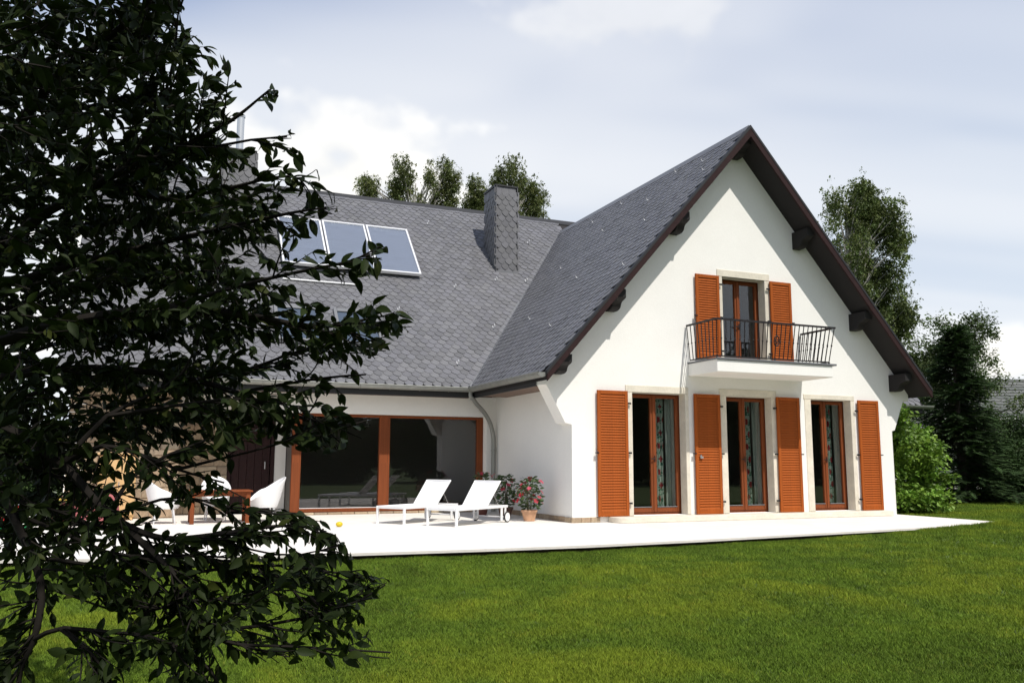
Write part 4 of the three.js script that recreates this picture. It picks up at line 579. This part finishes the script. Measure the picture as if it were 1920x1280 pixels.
// ---------- the neighbouring house, far right ----------
{
  const g = group('neighbour_house', scene); g.position.copy(at(1890, 860, 46)).setY(0.0); g.rotation.y = -0.42;
  mesh('wall', bx(-6, 6, -0.6, 3, -4, 3), M.stucco, g); const roof = mesh('roof', poly([[-4.5, 2.3], [-0.0, 4.9], [4.5, 2.3], [4.5, 2.15], [0, 4.7], [-4.5, 2.15]].reverse(), 13).rotateY(Math.PI / 2).translate(-6.5, 0, -0.5), mat({ color: [0.12, 0.125, 0.115], roughness: 0.9 }), g);
  const tm = [[0.125, 0.13, 0.12], [0.14, 0.145, 0.135], [0.112, 0.12, 0.11]].map((c) => mat({ color: c, roughness: 0.85, bumpMap: T.fine, bumpScale: 0.01 })); const up = V3(0, 2.6, -4.5).normalize(), nn = V3(0, 4.5, 2.6).normalize(), r = rng(8);
  for (let i = 0; i < 17; i++) { const gg = []; for (let k = 0; k < 44; k++) gg.push(bevelBox(0.288, 0.36, 0.03, 0.008).rotateX(-0.13).translate(-6.35 + k * 0.296, 0, (r() - 0.5) * 0.012)); const o = mesh('tile_course', gg, tm[i % 3], roof); o.quaternion.setFromRotationMatrix(new THREE.Matrix4().makeBasis(V3(1, 0, 0), up, nn)); o.position.copy(V3(0, 2.3, 4.0).addScaledVector(up, 0.15 + i * 0.3).addScaledVector(nn, 0.035)); }
  mesh('ridge_tiles', new THREE.CylinderGeometry(0.13, 0.13, 13, 10).rotateZ(Math.PI / 2).translate(0, 4.9, -0.5), tm[2], g);
  const ch = group('chimney', g); ch.position.set(-1.7, 4.2, -0.2); mesh('stack', bb(-0.28, 0.28, 0, 0.95, -0.25, 0.25), M.stucco, ch); mesh('hood', [bb(-0.24, 0.24, 0.95, 1.35, -0.2, 0.2), bb(-0.42, 0.42, 1.36, 1.42, -0.36, 0.36), new THREE.ConeGeometry(0.5, 0.14, 4).rotateY(Math.PI / 4).translate(0, 1.49, 0)], M.zincDull, ch);
  tag(g, 'neighbouring house with grey tiled roof and hooded chimney', 'house');
  const h = group('far_house', scene); h.position.copy(at(1990, 860, 62)).setY(-0.3); h.rotation.y = -0.5; mesh('wall', bx(-5, 5, 0, 3.2, -3, 3), M.stucco, h); mesh('roof', poly([[-6, 3.0], [0, 6.6], [6, 3.0], [6, 2.8], [-6, 2.8]], 7).translate(0, 0, -3.5), mat({ color: [0.19, 0.16, 0.16], roughness: 0.9 }), h); tag(h, 'brownish gable roof peeking over the neighbouring roof', 'house');
}

// ---------- grass ----------
{
  const r = rng(77), pos = [], nor = [];
  for (let i = 0; i < 11; i++) { const a = r() * 6.28, q = Math.sqrt(r()) * 0.05, x = Math.cos(a) * q, z = Math.sin(a) * q, h = 0.03 + 0.026 * r(), w = 0.0026 + 0.0012 * r(), d = r() * 6.28, lx = (r() - 0.5) * 0.05, lz = (r() - 0.5) * 0.05, cx = Math.cos(d) * w, cz = Math.sin(d) * w; const A = [x - cx, 0, z - cz], B = [x + cx, 0, z + cz], Cc = [x + lx * 0.45 - cx * 0.8, h * 0.6, z + lz * 0.45 - cz * 0.8], D = [x + lx * 0.45 + cx * 0.8, h * 0.6, z + lz * 0.45 + cz * 0.8], E = [x + lx, h, z + lz]; pos.push(...A, ...B, ...D, ...A, ...D, ...Cc, ...Cc, ...D, ...E); }
  const g = new THREE.BufferGeometry(); g.setAttribute('position', new THREE.Float32BufferAttribute(pos, 3)); g.computeVertexNormals(); g.setAttribute('uv', new THREE.Float32BufferAttribute(new Float32Array(pos.length / 3 * 2), 2));
  const ms = [], cs = [], fwd = Math.atan2(0.3865, -0.9223);
  const add = (x, z, s, tall = 1) => { const n1 = fbm(x * 0.55 + 60, z * 0.55 + 60, 999, 4, 201), n2 = fbm(x * 2.6 + 60, z * 2.6 + 60, 999, 3, 207), k = 0.60 + 0.6 * n2 + 0.45 * (n1 - 0.5) + 0.5 * (r() - 0.5), yel = sstep(0.46, 0.72, n1 * 0.6 + n2 * 0.4); ms.push(MX(V3(x, gy(x, z) - 0.004, z), QE((r() - 0.5) * 0.3, r() * 6.28, (r() - 0.5) * 0.3), V3(s, s * tall * (0.75 + 0.5 * n2), s))); const dry = r() < 0.04 ? 1.5 : 1; cs.push(new THREE.Color().setRGB(k * lerp(0.92, 1.2, yel) * dry, k * lerp(1.0, 1.06, yel) * lerp(1, dry, 0.4), k * lerp(1, 0.9, yel) * dry)); };
  for (let i = 0; i < 230000; i++) { const d = 3.2 * Math.pow(52 / 3.2, Math.pow(r(), 0.9)), a = fwd + (r() - 0.5) * 1.45, x = CAM.x + Math.sin(a) * d, z = CAM.z - -Math.cos(a) * d; if (z < edgeZ(x) + 0.02 && x < 7.6) continue; if (z < -14) continue; add(x, z, clamp(0.75 + d * 0.035, 0.8, 2.2)); }
  for (let i = 0; i < 5200; i++) { const x = -9 + 16.6 * r(), s = Math.pow(r(), 2); add(x, edgeZ(x) + 0.015 + 0.12 * s, 1.0, 1 + 1.1 * r() * sstep(3, 7, x) + 0.5 * r()); }
  tag(inst('lawn_grass', g, leafMat([0.165, 0.24, 0.024], { roughness: 0.7, transmission: 0.25, specularIntensity: 0.25 }), scene, ms, cs), 'short mown green lawn grass in front of the terrace', 'grass');
  // bare soil and gravel strip showing under the terrace edge
}

// ---------- foreground tree ----------
{
  const g = group('foreground_tree', scene), r = rng(1234); tag(g, 'dark leafy tree hanging into the picture in front of the house', 'tree');
  const base = V3(-8.75, gy(-8.75, 10.6) - 0.03, 10.6), trunkPts = [base, base.clone().add(V3(0.05, 0.9, 0.0)), base.clone().add(V3(0.12, 1.8, 0.05)), base.clone().add(V3(0.1, 2.9, 0.15)), base.clone().add(V3(0.3, 4.2, 0.35)), base.clone().add(V3(0.5, 5.6, 0.5))];
  mesh('trunk', limb(trunkPts, 0.13, 0.04, 10), M.bark, g);
  const tr = (k) => new THREE.CatmullRomCurve3(trunkPts).getPoint(k), P = (l) => l.map((p) => (p.isVector3 ? p : at(...p)));
  const limbs = []; // {pts, r0, r1}
  const add = (pts, r0, r1) => { const c = new THREE.CatmullRomCurve3(P(pts)), n = Math.max(6, Math.round(c.getLength() / 0.07)); limbs.push({ c, pts: c.getPoints(n), r0, r1 }); return c; };
  add([tr(0.4), [-120, 660, 3.4], [120, 605, 3.2], [300, 580, 3.1], [450, 590, 3.0], [600, 612, 2.9], [700, 596, 2.85]], 0.035, 0.004);
  add([tr(0.25), [-60, 790, 3.3], [115, 871, 3.1], [206, 966, 2.95], [300, 1008, 2.9], [420, 1000, 2.85], [540, 985, 2.8], [612, 996, 2.8]], 0.024, 0.002);
  add([[-60, 790, 3.3], [20, 960, 3.0], [60, 1045, 2.9], [75, 1090, 2.85], [73, 1156, 2.8], [58, 1210, 2.8], [38, 1252, 2.8], [33, 1300, 2.8]], 0.018, 0.006);
  add([[230, 985, 2.95], [330, 1080, 2.8], [352, 1115, 2.8], [378, 1170, 2.75], [420, 1203, 2.7], [554, 1212, 2.7], [732, 1223, 2.7]], 0.014, 0.0025);
  add([[378, 1170, 2.75], [440, 1178, 2.8], [560, 1160, 2.8], [673, 1126, 2.75], [722, 1096, 2.75]], 0.008, 0.0025);
  add([[330, 1080, 2.8], [420, 1065, 2.9], [540, 1060, 2.9], [640, 1075, 2.9], [655, 1070, 2.9]], 0.007, 0.0025);
  add([tr(0.55), [-60, 470, 3.6], [100, 390, 3.4], [230, 320, 3.3], [330, 280, 3.2], [430, 228, 3.1], [505, 168, 3.1]], 0.03, 0.003);
  add([[330, 280, 3.2], [400, 275, 3.15], [470, 262, 3.1], [538, 256, 3.1]], 0.008, 0.003);
  add([tr(0.68), [-50, 270, 3.8], [120, 130, 3.6], [240, 40, 3.5], [330, -60, 3.4], [420, -160, 3.4]], 0.03, 0.004);
  add([[150, 330, 3.4], [300, 372, 3.3], [430, 352, 3.25], [540, 330, 3.2], [600, 352, 3.2]], 0.012, 0.003);
  add([[-80, 560, 3.7], [120, 500, 3.5], [300, 455, 3.4], [430, 425, 3.3], [540, 400, 3.2], [612, 388, 3.2]], 0.02, 0.003);
  add([[300, 580, 3.1], [450, 535, 3.05], [580, 505, 3.0], [660, 488, 3.0], [712, 462, 3.0]], 0.011, 0.0025);
  add([[-80, 720, 3.5], [150, 690, 3.35], [330, 705, 3.25], [440, 735, 3.2], [540, 775, 3.1], [640, 800, 3.05], [688, 788, 3.05]], 0.02, 0.003);
  add([[360, 712, 3.25], [470, 690, 3.2], [570, 655, 3.15], [680, 640, 3.1]], 0.009, 0.003); add([[450, 735, 3.2], [560, 715, 3.15], [640, 705, 3.1], [686, 702, 3.1]], 0.008, 0.003);
  add([[206, 966, 2.95], [240, 900, 3.0], [300, 860, 3.0], [360, 835, 3.0], [450, 800, 3.0]], 0.01, 0.003); add([[115, 871, 3.1], [190, 836, 3.05], [262, 852, 3.0], [332, 880, 3.0], [420, 905, 3.0]], 0.012, 0.003);
  add([[115, 871, 3.1], [200, 780, 3.1], [270, 745, 3.1], [340, 700, 3.1], [370, 640, 3.1]], 0.012, 0.003); add([[230, 320, 3.3], [300, 200, 3.2], [325, 110, 3.15], [332, 40, 3.1], [338, -30, 3.1]], 0.008, 0.002);
  add([[60, 1200, 2.8], [110, 1178, 2.75], [200, 1185, 2.75], [290, 1195, 2.7], [380, 1240, 2.7], [420, 1300, 2.7]], 0.009, 0.003); add([[110, 1178, 2.75], [170, 1225, 2.7], [215, 1290, 2.7]], 0.006, 0.003);
  add([[60, 1045, 2.9], [170, 1060, 2.9], [280, 1100, 2.9], [330, 1150, 2.85]], 0.008, 0.003); add([[20, 960, 3], [120, 1000, 2.95], [220, 1040, 2.9], [330, 1040, 2.9], [430, 1045, 2.9]], 0.009, 0.003);
  add([[352, 1115, 2.8], [300, 1140, 2.8], [240, 1150, 2.8], [170, 1130, 2.8]], 0.006, 0.003);
  for (const [v, d] of [[80, 4.0], [190, 4.2], [300, 4.0], [410, 4.3], [520, 4.1], [620, 4.3], [700, 4.0], [790, 4.1]]) add([tr(0.35 + 0.45 * (800 - v) / 800), [-40, v + 60, d + 0.2], [120, v + 20, d], [260, v - 10, d], [360 + (v > 300 ? 70 : -70), v - 10, d - 0.1]], 0.018, 0.004);
  add([[200, 780, 3.1], [330, 760, 3.05], [450, 748, 3.0], [560, 765, 3.0], [640, 832, 3.0]], 0.009, 0.002); add([[332, 880, 3.0], [420, 858, 3.0], [500, 838, 2.95], [585, 800, 2.95]], 0.007, 0.002);
  add([[-40, 860, 3.3], [60, 880, 3.2], [150, 905, 3.1], [240, 930, 3.05]], 0.008, 0.002); add([[-20, 930, 3.2], [80, 950, 3.1], [180, 985, 3.0], [260, 1010, 3.0]], 0.008, 0.002); add([[206, 966, 2.95], [330, 932, 2.95], [430, 950, 2.9], [530, 960, 2.9]], 0.007, 0.002);
  add([[420, 1000, 2.85], [470, 1030, 2.85], [560, 1040, 2.8], [640, 1020, 2.8]], 0.005, 0.002); add([[240, 1040, 2.9], [330, 1120, 2.85], [430, 1120, 2.85], [540, 1105, 2.8], [610, 1130, 2.8]], 0.006, 0.002);
  const outline = [[-90, -90], [352, -90], [352, 30], [372, 70], [425, 95], [432, 130], [515, 150], [522, 195], [505, 225], [552, 240], [560, 275], [600, 325], [628, 360], [632, 400], [560, 425], [600, 440], [700, 445], [728, 470], [700, 505], [740, 540], [700, 565], [780, 590], [772, 625], [735, 650], [720, 668], [700, 690], [690, 712], [640, 735], [660, 760], [700, 780], [690, 815], [640, 850], [560, 845], [470, 830], [440, 860], [425, 915], [500, 940], [560, 958], [620, 985], [650, 1015], [665, 1060], [690, 1075], [738, 1085], [700, 1130], [690, 1170], [740, 1205], [735, 1235], [640, 1262], [560, 1240], [480, 1250], [420, 1300], [-90, 1300]];
  const inside = (u, v) => { let c = false; for (let i = 0, j = outline.length - 1; i < outline.length; j = i++) { const [a, b] = outline[i], [x, y] = outline[j]; if ((b > v) !== (y > v) && u < ((x - a) * (v - b)) / (y - b) + a) c = !c; } return c; };
  const inv = new THREE.Matrix4().compose(CAM, new THREE.Quaternion().setFromEuler(EYE), V3(1, 1, 1)).invert();
  const uvOf = (p) => { const q = p.clone().applyMatrix4(inv); return q.z > -0.2 ? null : [960 + (1607.455 * q.x) / -q.z, 640 - (1607.455 * q.y) / -q.z]; };
  const leaves = [], twigs = [];
  const leafAt = (p, dir, s) => { const q = new THREE.Quaternion().setFromUnitVectors(V3(1, 0, 0), dir.clone().normalize()).multiply(QE((r() - 0.5) * 2.4, 0, 0)); leaves.push({ m: MX(p, q, s), p: p.clone(), k: 0.7 + 0.6 * r(), y: r() }); };
  const twig = (p, dir, len, ok) => { // a curved shoot with alternate leaves and a tuft at its tip
    const d = dir.clone().normalize(), pts = [p.clone()], n = Math.max(3, Math.round(len / 0.028)), curl = V3(r() - 0.5, (r() - 0.35) * 0.9, r() - 0.5).multiplyScalar(0.16); let q = p.clone();
    for (let i = 0; i < n; i++) { q = q.clone().addScaledVector(d, len / n); if (!ok(q)) break; pts.push(q); d.add(curl).normalize(); }
    if (pts.length < 3) return; const e = d.clone(); twigs.push(limb(pts, 0.0035, 0.0014, 4));
    for (let i = 1; i < pts.length; i++) for (let k = 0; k < (i === pts.length - 1 ? 4 : r() < 0.75 ? 1 : 2); k++) { const a = r() * 6.28, side = V3().crossVectors(e, V3(Math.cos(a), Math.sin(a), 0.3)).normalize(); const ld = e.clone().multiplyScalar(0.55 + 0.5 * r()).addScaledVector(side, 0.75 + 0.3 * r()).add(V3(0, -0.3 * r(), 0)).normalize(); const tip = pts[i].clone().addScaledVector(ld, 0.07); if (ok(tip)) leafAt(pts[i], ld, (pts[i].y < 1.05 ? 0.48 : 0.6) + 0.58 * r()); }
  };
  const okIn = (p) => { const w = uvOf(p); return w && inside(w[0], w[1]) && !(w[0] > 434 && w[0] < 474 && w[1] > 190 && w[1] < 285 && r() < 0.8); };
  for (const L of limbs) for (let i = 2; i < L.pts.length - 1; i++) {
    const w = uvOf(L.pts[i]); if (!w || w[0] < -100) continue; const low = w[1] > 850 && w[1] < 1030 && w[0] > 150 ? 0.85 : 1, cnt = r() < low ? (w[1] > 1040 ? 3 : r() < 0.72 ? 2 : 1) : 0;
    for (let k = 0; k < cnt; k++) { const t = L.pts[i + 1].clone().sub(L.pts[i]).normalize(), a = r() * 6.28, side = V3().crossVectors(t, V3(Math.cos(a), Math.sin(a), 0.4)).normalize(); twig(L.pts[i], t.multiplyScalar(0.5 + r()).addScaledVector(side, 0.9).add(V3(0, 0.15, 0)), 0.08 + 0.2 * r(), okIn); }
    if (i === L.pts.length - 2) twig(L.pts[i + 1], L.pts[i + 1].clone().sub(L.pts[i]), 0.1, okIn);
  }
  // dense inner crown at the left
  for (let i = 0; i < 760; i++) { const u = -80 + 520 * Math.pow(r(), 1.25), v = -60 + 900 * r(), d = 3.0 + 1.9 * r(); if (u > 300 && v < 200) continue; twig(at(u, v, d), V3(r() - 0.3, r() - 0.4, r() - 0.5), 0.1 + 0.18 * r(), okIn); }
  for (let i = 0; i < 110; i++) twig(at(-60 + 230 * r(), 840 + 170 * r(), 2.9 + 1.2 * r()), V3(r() - 0.3, r() - 0.5, r() - 0.5), 0.1 + 0.15 * r(), okIn);
  // the crown overhead, above the frame, that shades all this
  const okOut = (p) => { const w = uvOf(p); return !w || w[1] < -60 || w[0] < -120; };
  for (let k = 0; k < 26; k++) { const a = r() * 6.28, p1 = V3(-8.6 + 1.9 * r(), 3.4 + 2.6 * r(), 10.4 + 3.2 * r()); if (!okOut(p1)) continue; const s0 = tr(0.6 + 0.35 * r()); const c = new THREE.CatmullRomCurve3([s0, s0.clone().lerp(p1, 0.5).add(V3(0, 0.15, 0)), p1]); limbs.push({ pts: c.getPoints(8), r0: 0.02, r1: 0.005 }); }
  for (let i = 0; i < 1450; i++) { const p = V3(-9.4 + 3.9 * r(), 3.3 + 3.1 * r(), 10.2 + 4.4 * r()); if ((p.x < -6.7 || p.z > 12.4) && okOut(p)) twig(p, V3(r() - 0.5, r() - 0.4, r() - 0.5), 0.14 + 0.2 * r(), okOut); }
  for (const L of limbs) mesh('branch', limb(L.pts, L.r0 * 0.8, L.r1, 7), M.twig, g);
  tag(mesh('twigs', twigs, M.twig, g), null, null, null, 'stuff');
  const lg = [leafGeo(0.064, 0.027, 0.3, 0.16, 5), leafGeo(0.058, 0.028, 0.22, 0.3, 5), leafGeo(0.068, 0.024, 0.4, -0.06, 5)];
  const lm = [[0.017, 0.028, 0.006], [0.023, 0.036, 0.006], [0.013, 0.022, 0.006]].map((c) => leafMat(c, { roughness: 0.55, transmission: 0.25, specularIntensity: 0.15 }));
  const inView = leaves.map((l, i) => ({ i, l, w: uvOf(l.p) })).filter((o) => o.w && o.w[0] > 0 && o.w[1] > 0 && o.w[1] < 1280).sort((a, b) => a.l.p.distanceTo(CAM) - b.l.p.distanceTo(CAM)).slice(0, 300), pick = new Set(inView.map((o) => o.i));
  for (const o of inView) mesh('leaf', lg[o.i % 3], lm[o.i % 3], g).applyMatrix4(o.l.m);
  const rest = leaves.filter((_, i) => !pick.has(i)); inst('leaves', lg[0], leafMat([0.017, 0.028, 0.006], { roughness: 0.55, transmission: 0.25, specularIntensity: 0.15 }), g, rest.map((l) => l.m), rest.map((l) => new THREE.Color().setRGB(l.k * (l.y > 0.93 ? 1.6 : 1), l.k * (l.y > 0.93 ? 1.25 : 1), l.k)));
  console.log('leaves', leaves.length, 'twigs', twigs.length);
}

renderer.render(scene, camera);
